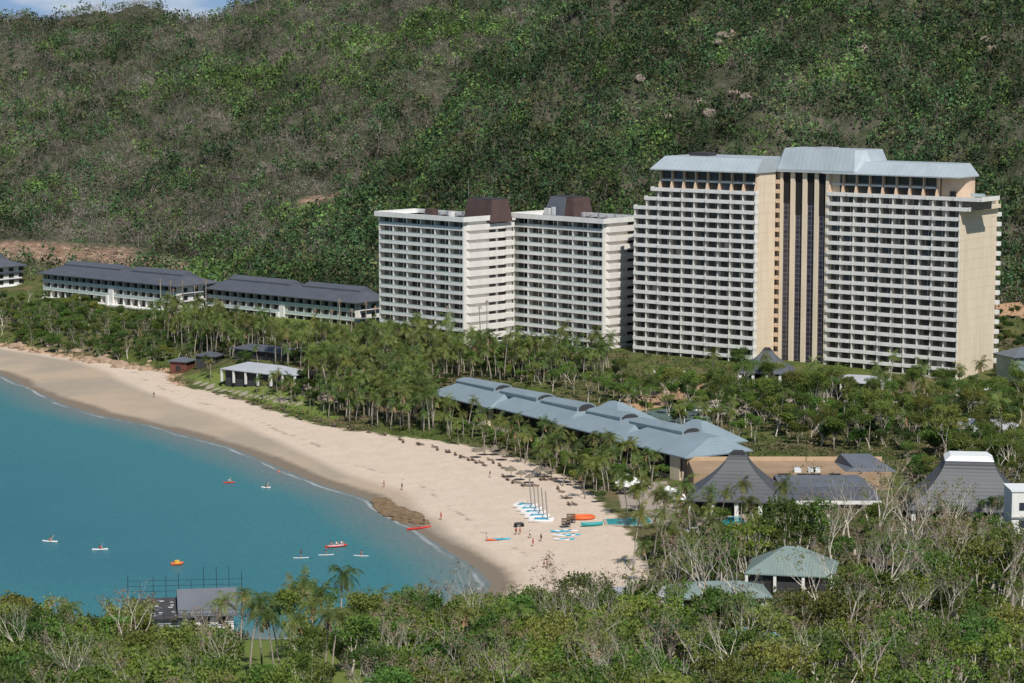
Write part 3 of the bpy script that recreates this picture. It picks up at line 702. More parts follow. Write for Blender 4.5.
def tan_hall():
    D=548; X0=XatD(672,D); X1=XatD(905,D); g=hz(X0,D)
    T=thing('conference_hall','low flat tan roofed hall with grey skylight and white colonnade between two tent roofs','hall',(0,0,0))
    Xa=XatD(690,566); Xb=XatD(884,566)
    m=MB(); m.box(Xa,Xb,551,568,0,9.0,'tan_roof'); m.build('main_block',T)
    m=MB(); m.box(Xa-.3,Xb+.3,568.05,568.7,0,9.9,'tan_trim'); m.build('rear_parapet',T)
    Xf=XatD(784,534); Xc=XatD(872,545)
    def slab(y0,z0_,y1,z1_,xa0,xb0,xa1,xb1,mm,nm):
        m=MB(); m.rings([[(xa0,y0,z0_),(xb0,y0,z0_),(xb1,y1,z1_),(xa1,y1,z1_)],[(xa0,y0,z0_+.3),(xb0,y0,z0_+.3),(xb1,y1,z1_+.3),(xa1,y1,z1_+.3)]],mm); m.build(nm,T)
    slab(536,8.05,550.9,8.35,Xf,Xc,Xf,Xc-2,'slate_light','front_roof')
    slab(527,6.9,536,8.3,Xf,XatD(884,527),Xf,XatD(876,536),'slate_roof','verandah_roof')
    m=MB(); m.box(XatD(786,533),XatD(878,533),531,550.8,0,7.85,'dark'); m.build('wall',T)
    for i in range(7):
        x=XatD(800+i*13.5,528); m=MB(); m.box(x-.2,x+.2,527.5,527.9,0,6.9,'white_paint'); m.build('column',T)
    m=MB(); m.box(XatD(798,527),XatD(884,527),526.7,526.98,6.3,7.1,'white_paint'); m.build('fascia',T)
    # skylight gable
    x0,x1=XatD(846,556),XatD(897,556)
    m=MB(); m.rings([[(x0,553,9.05),(x1,553,9.05),(x1-2,566,9.05),(x0-1,566,9.05)],[(x0+2,554,9.7),(x1-3,554,9.7),(x1-5,563,11.6),(x0+0,563,11.6)]],'slate_light'); m.build('skylight_roof',T)
    for i,px in enumerate((786,806,818,838)):
        x=XatD(px,549); m=MB(); m.box(x-1.3,x+1.3,550.7,550.98,8.66,9.0,'glass'); m.build('clerestory_window',T)
    x=XatD(826,553)
    for px in (799,813,818):
        x=XatD(px,553); m=MB(); m.box(x-.8,x+.8,552,553.6,9.01,10.0,'foam'); m.box(x-.5,x+.5,552.3,553.3,10.0,10.15,'pale_metal')
        o=m.build('air_conditioner',loc=None); tag(o,{799:'left white rooftop unit on the tan flat roof',813:'middle white rooftop unit on the tan flat roof',818:'right white rooftop unit on the tan flat roof'}[px],'rooftop unit','white units on the tan roof')
tan_hall()
# ---- generic hipped house
def house(name,label,cat,X,Y,w,d,h,rise,roofmat,wallmat,rz=0,over=.8,cols=0,z=None,win=3,colmat='white_paint',plan_ratio=.35):
    g=hz(X,Y)-.2 if z is None else z
    T=thing(name,label,cat,(X,Y,g),rz)
    m=MB(); m.box(-w/2,w/2,-d/2,d/2,-3,h,wallmat); m.build('wall',T)
    m=MB(); a=w/2+over; b2=d/2+over; k=max(a-b2,a*.1)
    m.rect_rings([(-a,a,-b2,b2,h),(-a,a,-b2,b2,h+.22),(-k,k,-.15,.15,h+rise)],roofmat); m.build('roof',T)
    for i in range(win):
        x=-w/2+w*(i+.5)/win; m=MB(); m.box(x-.8,x+.8,-d/2-.06,-d/2-.005,.5,min(h-.4,2.4),'glass'); m.build('window',T)
    for i in range(cols):
        x=-a+.4+(2*a-.8)*i/max(cols-1,1); m=MB(); m.box(x-.28,x+.28,-b2+.15,-b2+.7,-1,h,colmat); m.build('column',T)
    return T
dl=math.atan2(-.5,.866)
p=G(262,390); house('beach_club','pale grey roofed beach club with white columns behind the lawn','beach club',p.x,p.y+9,24,10,2.8,2.2,'pale_metal','charcoal',R(-38),1.2,6,win=0)
p=G(290,389); house('beach_club_annex','small pale grey roofed annex right of the beach club','annex',p.x,p.y+6,9,7,3.0,1.6,'pale_metal','charcoal',R(-38),.8,3,win=0)
p=G(181,374); house('timber_hut','dark red timber hut with grey roof at the sand edge','hut',p.x,p.y+4,6.0,6,3.6,1.3,'slate_light','timber',R(-20),.6,0,win=1)
p=G(207,371); house('grove_hut','shaded grey roofed hut among palms right of the red hut','hut',p.x,p.y+8,7.0,6,3.0,1.3,'slate_roof','charcoal',R(-20),.6,0,win=1)
p=G(265,366); house('grove_house','dark roofed building half hidden in the palm grove behind the beach club','house',p.x,p.y+8,22,7,2.4,1.6,'slate_roof','charcoal',R(-38),.8,0,win=4)
p=Vector((XatD(862,684),684,7)); house('porch','pale roofed entrance porch with white posts against the tower foot','porch',p.x,p.y+6,15,9,4.2,1.8,'pale_metal','dark',R(-20),1,5,win=0)
p=P(1024,392,6); house('hillside_house','green walled house with grey roof cut by the right edge, below the orange road','house',p.x+2,p.y+8,14,10,7.5,2.5,'slate_light','green_metal',R(20),.8,0,win=3)
p=G(797,597); house('gum_tree_house','green-grey ribbed hip roofed house among bare trees above the small blue pool','house',p.x,p.y+8,15,12,3.4,4.4,'green_ribbed','charcoal',R(-12),1.0,4,win=2)
p=P(720,607,4); house('garden_lodge','lower green-grey roofed lodge with a white wall left of the hip roofed house','lodge',p.x,p.y+4,17,9,2.8,2.2,'green_ribbed','white_paint',R(4),.9,0,win=4)
p=P(648,600,4); house('boat_shed','flat pale roofed shed with a white front near the beach end','shed',p.x,p.y+4,12,7,2.4,.7,'pale_metal','white_paint',R(4),.7,0,win=4)
p=P(988,440,5); house('garden_house','pale grey roofed house with white gables in the trees below the tower end','house',p.x,p.y+4,16,8,3.0,2.2,'pale_metal','white_paint',R(-10),.8,4,win=2)
p=P(1019,556,5); 
T=thing('white_building','plain white three storey building cut by the right edge below the white capped roof','building',(p.x+2.5,p.y+3,0))
m=MB(); m.box(-4.0,6,-2,6,0,18.0,'white_paint'); m.build('wall',T)
m=MB(); m.box(-4.2,6.2,-2.2,6.2,18.0,18.3,'foam'); m.build('roof',T)
for k in range(3):
    m=MB(); m.box(-2.5,.5,-2.08,-2.0,7+k*3.6,8.6+k*3.6,'glass_blue'); m.build('window',T)
    m=MB(); m.box(-4.1,6,-2.3,-2.01,5.4+k*3.6,5.7+k*3.6,'concrete'); m.build('ledge',T)
# ------------------------------------------------------------ vegetation
FOOT=[(P(628,492,4).x,P(628,492,4).y,1,0,-5,6,-14,4),(P(675,506,4).x,P(675,506,4).y,1,0,-5,5,-14,4)]   # oriented keep-out rectangles (cx, cy, ax, ay, half-length, half-width)
def keep(x0,y0,dx,dy,u0,u1,v0,v1):
    FOOT.append((x0,y0,dx,dy,u0,u1,v0,v1))
keep(38.9,765,.8,-.6,-4,118,-4,30); keep(-15.8,779,.72,-.69,-43,4,-3,26); keep(29.4,772,.72,-.69,-43,4,-3,26)
keep(XatD(177,880),880,.756,-.655,-82,3,-5,22); keep(XatD(355,840),840,.756,-.655,-82,3,-5,22); keep(XatD(-6,965),965,.756,-.655,-82,3,-5,18)
keep(-23.4,676,.527,-.85,-1,129,-2,28)
keep(XatD(739,532),532,1,0,-12,12,-11,12); keep(XatD(971,520),520,1,0,-14,14,-12,14); keep(XatD(767,709),709,1,0,-9,9,-8,9)
keep(XatD(672,550),526,1,0,-2,XatD(905,545)-XatD(672,550)+4,-2,44)
for o in list(bpy.data.objects):
    if o.type=='EMPTY' and o.parent is None and o.name.split('.')[0] in ('beach_club','beach_club_annex','timber_hut','grove_hut','grove_house','porch','hillside_house','gum_tree_house','garden_lodge','boat_shed','garden_house','white_building'):
        r={'beach_club':13,'grove_house':10,'gum_tree_house':9,'garden_lodge':9}.get(o.name,6); FOOT.append((o.location.x,o.location.y,math.cos(o.rotation_euler.z),math.sin(o.rotation_euler.z),-r,r,-r*.6,r*.6))
def blocked(x,y,pad=0):
    for x0,y0,dx,dy,u0,u1,v0,v1 in FOOT:
        u=(x-x0)*dx+(y-y0)*dy; v=-(x-x0)*dy+(y-y0)*dx
        if u0-pad<u<u1+pad and v0-pad<v<v1+pad: return True
    return False
def inpoly(u,v,poly):
    ins=False; n=len(poly)
    for i in range(n):
        x1,y1=poly[i]; x2,y2=poly[(i+1)%n]
        if (y1>v)!=(y2>v) and u<(x2-x1)*(v-y1)/(y2-y1)+x1: ins=not ins
    return ins
# ---- numpy leaf quads
def quads_mesh(name,cen,size,asp,mats,mi=None,col=None,up=None,rng=RNG):
    """cen Nx3, size N, random orientation quads; up: droop axis bias (Nx3) or None"""
    N=len(cen)
    a=rng.normal(size=(N,3)); a/=np.linalg.norm(a,axis=1)[:,None]
    if up is not None: a=a*.6+up; a/=np.linalg.norm(a,axis=1)[:,None]
    b=rng.normal(size=(N,3)); b-=a*(a*b).sum(1)[:,None]; b/=np.linalg.norm(b,axis=1)[:,None]
    a=a*(size*.5)[:,None]; b=b*(size*.5*asp)[:,None]
    co=np.stack([cen-a,cen+b*.9-a*.1,cen+a,cen-b*.9+a*.1],1).reshape(-1,3)
    me=bpy.data.meshes.new(name); me.vertices.add(4*N); me.vertices.foreach_set('co',co.ravel().astype(np.float32))
    me.loops.add(4*N); me.loops.foreach_set('vertex_index',np.arange(4*N))
    me.polygons.add(N); me.polygons.foreach_set('loop_start',np.arange(N)*4); me.polygons.foreach_set('loop_total',np.full(N,4))
    for k in mats: me.materials.append(M[k])
    if mi is not None: me.polygons.foreach_set('material_index',mi)
    me.update()
    if col is not None:
        at=me.color_attributes.new('leafcol','FLOAT_COLOR','CORNER'); c=np.repeat(np.column_stack([col,np.ones(N)]),4,0)
        at.data.foreach_set('color',c.ravel().astype(np.float32))
    return me
def attr_mat(name,rough=.8,trans=.2):
    m=bpy.data.materials.new(name); m.use_nodes=True; n=m.node_tree; b=n.nodes['Principled BSDF']; b.inputs['Roughness'].default_value=rough; b.inputs['Specular IOR Level'].default_value=.15
    at=n.nodes.new('ShaderNodeVertexColor'); at.layer_name='leafcol'; n.links.new(at.outputs[0],b.inputs['Base Color'])
    t=n.nodes.new('ShaderNodeBsdfTranslucent'); n.links.new(at.outputs[0],t.inputs[0]); mx=n.nodes.new('ShaderNodeMixShader'); mx.inputs[0].default_value=trans
    n.links.new(b.outputs[0],mx.inputs[1]); n.links.new(t.outputs[0],mx.inputs[2]); n.links.new(mx.outputs[0],n.nodes['Material Output'].inputs[0]); M[name]=m
attr_mat('forest_leaf'); attr_mat('brush_leaf')
# ---- hillside forest (one mass)
def hill_forest():
    rng=np.random.default_rng(3); N=150000
    Y=rng.uniform(812,1580,N); X=rng.uniform(-1,1,N)*(Y*.235+14)
    H=height(X,Y); ok=(hill_f(X,Y)>11.5)&(vd_f(X,Y)>8)
    # drop what lies behind the crest or above the frame
    pv=45+(CAMZ-H-5)/Y*F_PX; ok&=pv>-40
    sc=blob(X,Y,scars); ok&=(sc<.2)|(rng.random(N)<np.where(X<-90,.10,.5))
    uu=512+X/Y*F_PX; ppv=45+(CAMZ-H)/Y*F_PX; ok&=~((uu>985)&(ppv>304)&(ppv<328))
    bl=np.array([blocked(x,y,1) if k else True for x,y,k in zip(X,Y,ok)]); ok&=~bl
    X,Y,H=X[ok],Y[ok],H[ok]; n=len(X)
    yc=np.interp(X,CX,CY); zc=np.interp(X,CX,CZ)
    t=(Y-np.interp(X,FBX,FBY))/np.maximum(yc-np.interp(X,FBX,FBY),30)
    front=(Y<yc+10)&(X>-110)
    dens=nz2(X,Y,120,7.)*.55+nz2(X,Y,38,8.)*.45
    green=np.where(front,.80+dens*.5,.22+dens*.95)
    # bright patches on the left slope
    br=blob(X,Y,[(340,55,90,28),(420,40,70,25),(260,88,90,18),(150,100,60,14),(470,30,60,20),(60,290,60,10),(205,285,40,12)])
    kind=rng.random(n)
    G_=kind<np.clip(green+br*.5,.12,.92)
    cols=np.zeros((n,3)); jit=rng.uniform(.65,1.4,n)[:,None]
    dk=np.array([.048,.098,.042]); md=np.array([.082,.145,.052]); bt=np.array([.12,.20,.055]); dead=np.array([.28,.24,.205]); dead2=np.array([.20,.172,.145]); ol=np.array([.10,.108,.045])
    r=rng.random(n)
    base=np.where((r<.45)[:,None],dk,np.where((r<.8)[:,None],md,ol)); gp=sm((nz2(X,Y,75,11.)-.15)*3)
    base=np.where((rng.random(n)<np.maximum(br*.9,gp*.55))[:,None],bt,base)
    big=(1+.38*nz2(X,Y,95,13.)+.22*nz2(X,Y,30,14.))[:,None]
    cols=np.where(G_[:,None],base,np.where((r<.5)[:,None],dead,dead2))*jit*np.clip(1+(big-1)*1.5,.45,2.0)
    sv=rng.random(n)**2.2; hgt=np.where(G_,3+6.5*sv,rng.uniform(2.5,6,n)); rad=np.where(G_,.9+2.6*sv,rng.uniform(.8,1.7,n))
    cn=[];sz=[];cc=[]
    for G0,k in ((True,20),(False,14)):
        I=np.where(G_==G0)[0]; m=len(I)
        d=rng.normal(size=(m,k,3)); d/=np.linalg.norm(d,axis=2)[:,:,None]; d*=rng.uniform(.35,1,(m,k,1))**.5
        ctr=np.stack([X[I],Y[I],H[I]+hgt[I]*.62],1)[:,None,:]
        c=ctr+d*np.stack([rad[I],rad[I],hgt[I]*.38],1)[:,None,:]
        cn.append(c.reshape(-1,3)); sz.append(np.repeat(rad[I]*(.46 if G0 else .36),k)*rng.uniform(.6,1.3,m*k))
        cc.append(np.repeat(cols[I],k,0)*rng.uniform(.75,1.3,(m*k,1)))
    cen=np.concatenate(cn); size=np.concatenate(sz); col=np.clip(np.concatenate(cc),0,.6)
    # sticks: bare stems
    I=rng.choice(n,13000,replace=False); m=len(I)
    me=quads_mesh('hillside_forest',cen,size,.75,['forest_leaf'],col=col,rng=rng)
    # stems as thin crossed quads appended
    o=bpy.data.objects.new('hillside_forest',me); C.objects.link(o); tag(o,kind='stuff',label='dense dry scrub forest covering the steep hillside behind the hotels')
    mb=[];fc=[];colr=[]
    lean=rng.normal(0,.22,(m,2)); hh=rng.uniform(3,8.5,m); w_=rng.uniform(.05,.15,m); pc=np.where((rng.random(m)<.45)[:,None],np.array([.42,.38,.33]),np.array([.22,.185,.155]))
    p0=np.stack([X[I],Y[I],H[I]],1); p1=p0+np.stack([lean[:,0]*hh,lean[:,1]*hh,hh],1)
    segs=[(p0,p1,w_)]
    for q in range(3):
        t0=rng.uniform(.4,.8,m)[:,None]; s0=p0+(p1-p0)*t0; dr=np.stack([rng.normal(0,.55,m),rng.normal(0,.4,m),rng.uniform(.4,1,m)],1)
        segs.append((s0,s0+dr*(hh*.32)[:,None],w_*.6))
    P0=np.concatenate([a for a,_,_ in segs]); P1=np.concatenate([b for _,b,_ in segs]); W=np.concatenate([c for _,_,c in segs]); CC=np.tile(pc,(4,1))
    K=len(P0); tri=np.zeros((K,6,3))
    for j,an in enumerate((0,2.094,4.189)):
        off=np.stack([np.cos(an)*W,np.sin(an)*W,np.zeros(K)],1); tri[:,j]=P0+off; tri[:,3+j]=P1+off*.4
    F=[[0,1,4,3],[1,2,5,4],[2,0,3,5]]
    idx=(np.arange(K)*6)[:,None,None]+np.array(F)[None]
    me=bpy.data.meshes.new('bare_stems'); me.vertices.add(K*6); me.vertices.foreach_set('co',tri.reshape(-1,3).ravel().astype(np.float32))
    me.loops.add(K*12); me.loops.foreach_set('vertex_index',idx.ravel()); me.polygons.add(K*3); me.polygons.foreach_set('loop_start',np.arange(K*3)*4); me.polygons.foreach_set('loop_total',np.full(K*3,4)); me.update()
    at=me.color_attributes.new('leafcol','FLOAT_COLOR','CORNER'); at.data.foreach_set('color',np.repeat(np.column_stack([CC,np.ones(K)]),12,0).ravel().astype(np.float32))
    me.materials.append(M['forest_leaf'])
    o=bpy.data.objects.new('bare_stems',me); C.objects.link(o); tag(o,kind='stuff',label='pale bare stems standing through the hillside forest')
hill_forest()
# ---- tree builders (meshes shared by copies)
def cloud(tips,rad,per,size,rng):
    t=np.array([tuple(p) for p in tips]); n=len(t)
    d=rng.normal(size=(n,per,3)); d/=np.linalg.norm(d,axis=2)[:,:,None]; d*=rng.uniform(.2,1,(n,per,1))**.6
    r=rng.uniform(.7,1.25,(n,1,1))*rad
    c=t[:,None,:]+d*r*np.array([1,1,.75]); return c.reshape(-1,3), size*rng.uniform(.6,1.35,n*per)
def branchy(mb,p,d,L,r,depth,tips,spread,bark,rnd,mids=None,up=.25,nch=(2,3)):
    pts=[p]; rr=[r]; q=p; dd=d.copy()
    for i in range(3):
        dd=(dd+Vector((rnd.gauss(0,.13),rnd.gauss(0,.13),rnd.gauss(0,.08)+.03))).normalized(); q=q+dd*(L/3); pts.append(q); rr.append(r*(1-.13*(i+1)))
    mb.tube(pts,rr,5 if depth>1 else 4,bark,cap=False)
    if mids is not None and depth<=1: mids.append(pts[2])
    if depth==0: tips.append(q); return
    for k in range(rnd.randint(*nch)):
        az=rnd.uniform(0,2*math.pi); s=rnd.uniform(.5,1.1)*spread
        nd=(dd+Vector((math.cos(az)*s,math.sin(az)*s,up))).normalized()
        branchy(mb,q if k else pts[-1],nd,L*rnd.uniform(.62,.85),rr[-1]*rnd.uniform(.6,.8),depth-1,tips,spread,bark,rnd,mids,up,nch)
def tree_proto(kind,seed):
    rnd=random.Random(seed); rng=np.random.default_rng(seed)
    if kind=='gum_tree':      # pale forked trunk, separate clumps
        mb=MB(); tips=[]; mids=[]; branchy(mb,Vector((0,0,-.5)),Vector((rnd.gauss(0,.1),rnd.gauss(0,.1),1)).normalized(),3.4,.20,4,tips,.62,'bark_pale',rnd,mids,.3)
        c,s=cloud([t for t in tips if rnd.random()<.8]+[t for t in mids if rnd.random()<.35],.95,34,.36,rng); leaf=['leaf_mid','leaf_olive','leaf_mid'][seed%3]
    elif kind=='leafy_tree':
        mb=MB(); tips=[]; mids=[]; branchy(mb,Vector((0,0,-.5)),Vector((rnd.gauss(0,.1),rnd.gauss(0,.1),1)).normalized(),2.2,.2,4,tips,.75,'bark_grey',rnd,mids,.2)
        c,s=cloud(tips+mids,1.0,30,.42,rng); leaf=['leaf_dark','leaf_mid','leaf_olive','leaf_mid'][seed%4]
    elif kind=='stem_tree':   # many thin pale stems with short leaf tufts along them
        mb=MB(); tips=[]; pts_=[]
        for k in range(rnd.randint(5,9)):
            az=rnd.uniform(0,6.28); d=Vector((math.cos(az)*.30,math.sin(az)*.30,1)).normalized(); mm=[]
            tt=[]; branchy(mb,Vector((math.cos(az)*.5,math.sin(az)*.5,-.5)),d,2.7,.10,2,tt,.36,'bark_pale',rnd,mm,.5); tips+=tt; pts_+=mm
        c,s=cloud([t for t in tips if rnd.random()<.7]+pts_+[t*.72 for t in pts_ if rnd.random()<.6],.6,18,.32,rng); leaf=['leaf_mid','leaf_lime','leaf_olive','leaf_lime'][seed%4]
    elif kind=='bare_tree':
        mb=MB(); tips=[]; branchy(mb,Vector((0,0,-.5)),Vector((rnd.gauss(0,.15),rnd.gauss(0,.15),1)).normalized(),3.0,.20,5,tips,.62,'bark_pale' if seed%3 else 'bark_grey',rnd,None,.22)
        c,s=cloud([t for t in tips if rnd.random()<.22],.4,8,.22,rng); leaf='leaf_dry' if seed%2 else 'leaf_olive'
    trunk=mb.mesh('trunk'); crown=quads_mesh('crown',c,s,.6,[leaf],rng=rng)
    return trunk,crown
def palm_proto(kind,seed):
    rnd=random.Random(seed); H=1.0
    h={'tall':10.0,'mid':7.6,'fg':11.0}[kind]+rnd.uniform(-1.5,1.5); lean=rnd.uniform(-1.9,1.9); ly=rnd.uniform(-1.2,1.2)
    mb=MB(); pts=[(lean*(t**2),ly*(t**2),-.5+(h+.5)*t) for t in (0,.25,.5,.75,1)]; mb.tube(pts,[.23,.17,.14,.12,.10],6,'palm_bark'); trunk=mb.mesh('trunk',True)
    top=Vector(pts[-1]); leaf='palm_leaf' if seed%3 else 'palm_leaf_dark'
    cr=MB(); sk=MB(); nf=rnd.randint(13,17) if kind!='fg' else 18
    for i in range(nf):
        az=2*math.pi*i/nf*2.4+rnd.uniform(-.2,.2); el=rnd.uniform(-.35,1.35) ; Lf=rnd.uniform(2.2,3.6)*(1.15 if kind=='fg' else 1)
        p=top.copy(); d=Vector((math.cos(az)*math.cos(el),math.sin(az)*math.cos(el),math.sin(el))); side=Vector((-math.sin(az),math.cos(az),0))
        seg=7; prev=p
        for s in range(seg):
            d=(d+Vector((0,0,-.13-.05*s))).normalized(); nx=prev+d*(Lf/seg); wv=.72*math.sin(math.pi*min(1,(s+1.1)/(seg+.6)))**.7
            for sg in (-1,1):
                for q in range(3):
                    if rnd.random()<.12: continue
                    a=prev.lerp(nx,q*.333); b2=prev.lerp(nx,q*.333+.19); ww=wv*rnd.uniform(.75,1.15)
                    out=side*sg*ww+Vector((0,0,-ww*rnd.uniform(.25,.95)))+d*ww*rnd.uniform(.3,.7)
                    cr.poly([a,b2,b2+out,a+out*.92],leaf)
            prev=nx
    for i in range(rnd.choice([0,2,4,7]) if kind!='fg' else 10):   # hanging dead fronds
        az=rnd.uniform(0,6.28); a=top+Vector((math.cos(az)*.15,math.sin(az)*.15,-.1)); b2=a+Vector((math.cos(az)*.7,math.sin(az)*.7,-rnd.uniform(1.2,2.4))); s=Vector((-math.sin(az),math.cos(az),0))*.22
        cr.poly([a-s*.4,a+s*.4,b2+s,b2-s],'dead_frond')
    return trunk,cr.mesh('crown')
PROTO={}
for k,nv in (('gum_tree',5),('leafy_tree',5),('stem_tree',6),('bare_tree',6)): PROTO[k]=[tree_proto(k,11*i+3+len(k)) for i in range(nv)]
PROTO['tall']=[palm_proto('tall',i) for i in range(7)]; PROTO['mid']=[palm_proto('mid',20+i) for i in range(5)]; PROTO['fg']=[palm_proto('fg',40+i) for i in range(4)]
ROOTS={}
PLACED=[]
def plant(kind,x,y,scale,label,cat,group,name=None,z=None,rz=None,trunkmats=None):
    tr,cr=random.choice(PROTO[kind]); nm=name or ({'tall':'palm_tree','mid':'palm_tree','fg':'palm_tree'}.get(kind,kind))
    T=bpy.data.objects.new(nm,None); C.objects.link(T); T.location=(x,y,(hz(x,y) if z is None else z)); T.rotation_euler=(0,0,random.uniform(0,6.28) if rz is None else rz)
    T.scale=(scale,scale,scale*random.uniform(.92,1.1)); T.empty_display_size=.3
    tag(T,label,cat,group); part(tr,'trunk',T); part(cr,'crown',T); return T
CLEAR=[[(738,590),(846,590),(846,648),(738,648)],[(690,600),(738,600),(738,628),(690,628)],[(540,535),(632,535),(625,630),(540,636)]]
def scatter(poly,n,kinds,smin,smax,label,cat,group,gap=1.5,vmax=900,pad=1.0):
    us=[p[0] for p in poly]; vs_=[p[1] for p in poly]; c=0; tries=0
    while c<n and tries<n*12:
        tries+=1; u=random.uniform(min(us),max(us)); v=random.uniform(min(vs_),max(vs_))
        if not inpoly(u,v,poly) or any(inpoly(u,v,q) for q in CLEAR): continue
        g=G(u,v)
        if g is None or blocked(g.x,g.y,pad): continue
        if g.z<1.6: continue
        if any((g.x-a)**2+(g.y-b2)**2<gap*gap for a,b2 in PLACED[-900:]): continue
        PLACED.append((g.x,g.y)); k=random.choice(kinds)
        plant(k,g.x,g.y,random.uniform(smin,smax),label,cat,group,z=g.z-.1); c+=1
    return c
GP='palms of the resort grounds'; 
scatter([(150,325),(200,332),(300,352),(385,352),(520,368),(620,372),(600,385),(460,382),(425,392),(440,440),(390,431),(330,422),(310,395),(225,360),(165,352)],230,['tall','tall','mid'],.85,1.25,'tall slender palm in the dense grove between the beach club and the white blocks','palm tree','palms of the dense grove',1.6)
scatter([(190,378),(300,392),(330,418),(300,414),(215,386)],12,['mid'],.55,.8,'short palm on the lawn in front of the beach club','palm tree','palms on the beach club lawn',2.5)
scatter([(440,425),(520,440),(600,468),(660,480),(690,520),(600,512),(560,488),(520,470),(470,450),(435,438)],60,['mid','mid','tall'],.65,1.0,'coconut palm at the sand edge in front of the blue roofed pavilion','palm tree','palms along the sand before the pavilion',2.0)
scatter([(640,385),(760,388),(900,395),(1010,400),(1000,470),(800,445),(700,425),(640,400)],28,['tall','mid'],.95,1.25,'tall palm standing among gum trees below the cream tower','palm tree','palms below the tower',3)
scatter([(598,497),(650,500),(700,512),(745,524),(700,540),(640,532),(606,512)],11,['mid','fg','mid'],.7,1.0,'x','palm tree','palms around the pool',1.8,pad=0)
scatter([(600,520),(700,525),(790,525),(780,600),(640,590)],18,['mid','fg'],.85,1.15,'leaning palm beside the white parasols and pool by the grey tent hall','palm tree','palms around the pool',3)
# left scrub, low bank vegetation
scatter([(0,300),(60,305),(170,325),(235,345),(165,366),(110,361),(60,353),(0,343)],170,['leafy_tree','stem_tree','leafy_tree','bare_tree'],.5,.9,'low coastal scrub tree on the bank between the left beach and the lodges','tree','scrub trees on the beach bank',1.8)
scatter([(380,345),(620,372),(640,400),(590,384),(460,380),(400,420),(300,408),(200,350),(240,338)],100,['leafy_tree','gum_tree'],.55,.85,'small green broadleaf tree under the palms of the dense grove','tree','broadleaf trees under the palm grove',2)
scatter([(470,432),(600,468),(690,500),(690,525),(600,505),(520,465)],44,['leafy_tree'],.5,.75,'rounded green beach tree between the sand and the long pavilion','tree','beach trees before the pavilion',2)
# right: gum belt below tower
scatter([(610,398),(700,400),(760,392),(860,402),(1020,402),(1020,500),(905,455),(780,448),(770,430),(700,425)],150,['gum_tree','gum_tree','leafy_tree'],.8,1.3,'broad gum tree with pale forked trunk in the belt below the tower','gum tree','gum trees in the belt below the tower',3.2)
scatter([(900,455),(1010,500),(1024,560),(900,520)],22,['gum_tree','bare_tree','leafy_tree'],.6,.9,'gum tree beside the white capped tent roof','gum tree','gum trees around the white capped roof',3)
# lower right: half bare trees
scatter([(880,478),(905,470),(935,500),(905,520),(870,512)],16,['leafy_tree','gum_tree'],.6,.9,'x','tree','trees right of the tan hall',1.6,pad=.3)
scatter([(640,560),(760,560),(880,530),(1010,560),(1015,640),(860,650),(700,640)],42,['bare_tree','bare_tree','stem_tree'],1.5,2.2,'x','tree','tall bare trees before the green roofs',4)
scatter([(125,668),(222,668),(222,682),(125,682)],9,['stem_tree','leafy_tree'],1.05,1.3,'x','tree','trees screening the scaffolded house',2.5)
scatter([(600,600),(700,622),(860,612),(1024,570),(1024,760),(600,770),(560,700)],150,['bare_tree','stem_tree','stem_tree','bare_tree','stem_tree','leafy_tree'],1.0,1.65,'half bare pale branched tree in the lower right foreground','tree','half bare trees of the lower right foreground',3)
scatter([(790,535),(870,520),(1005,540),(1010,600),(860,612)],60,['bare_tree','stem_tree','leafy_tree','bare_tree'],.85,1.3,'tangled half bare tree between the green roofed house and the white building','tree','tangled trees right of the green roofed house',2.8)
scatter([(680,520),(800,528),(760,560),(690,580),(640,575)],24,['leafy_tree','stem_tree','bare_tree'],.55,.85,'green and brown tree between the pool and the green roofed houses','tree','trees between pool and green roofed houses',2.8)
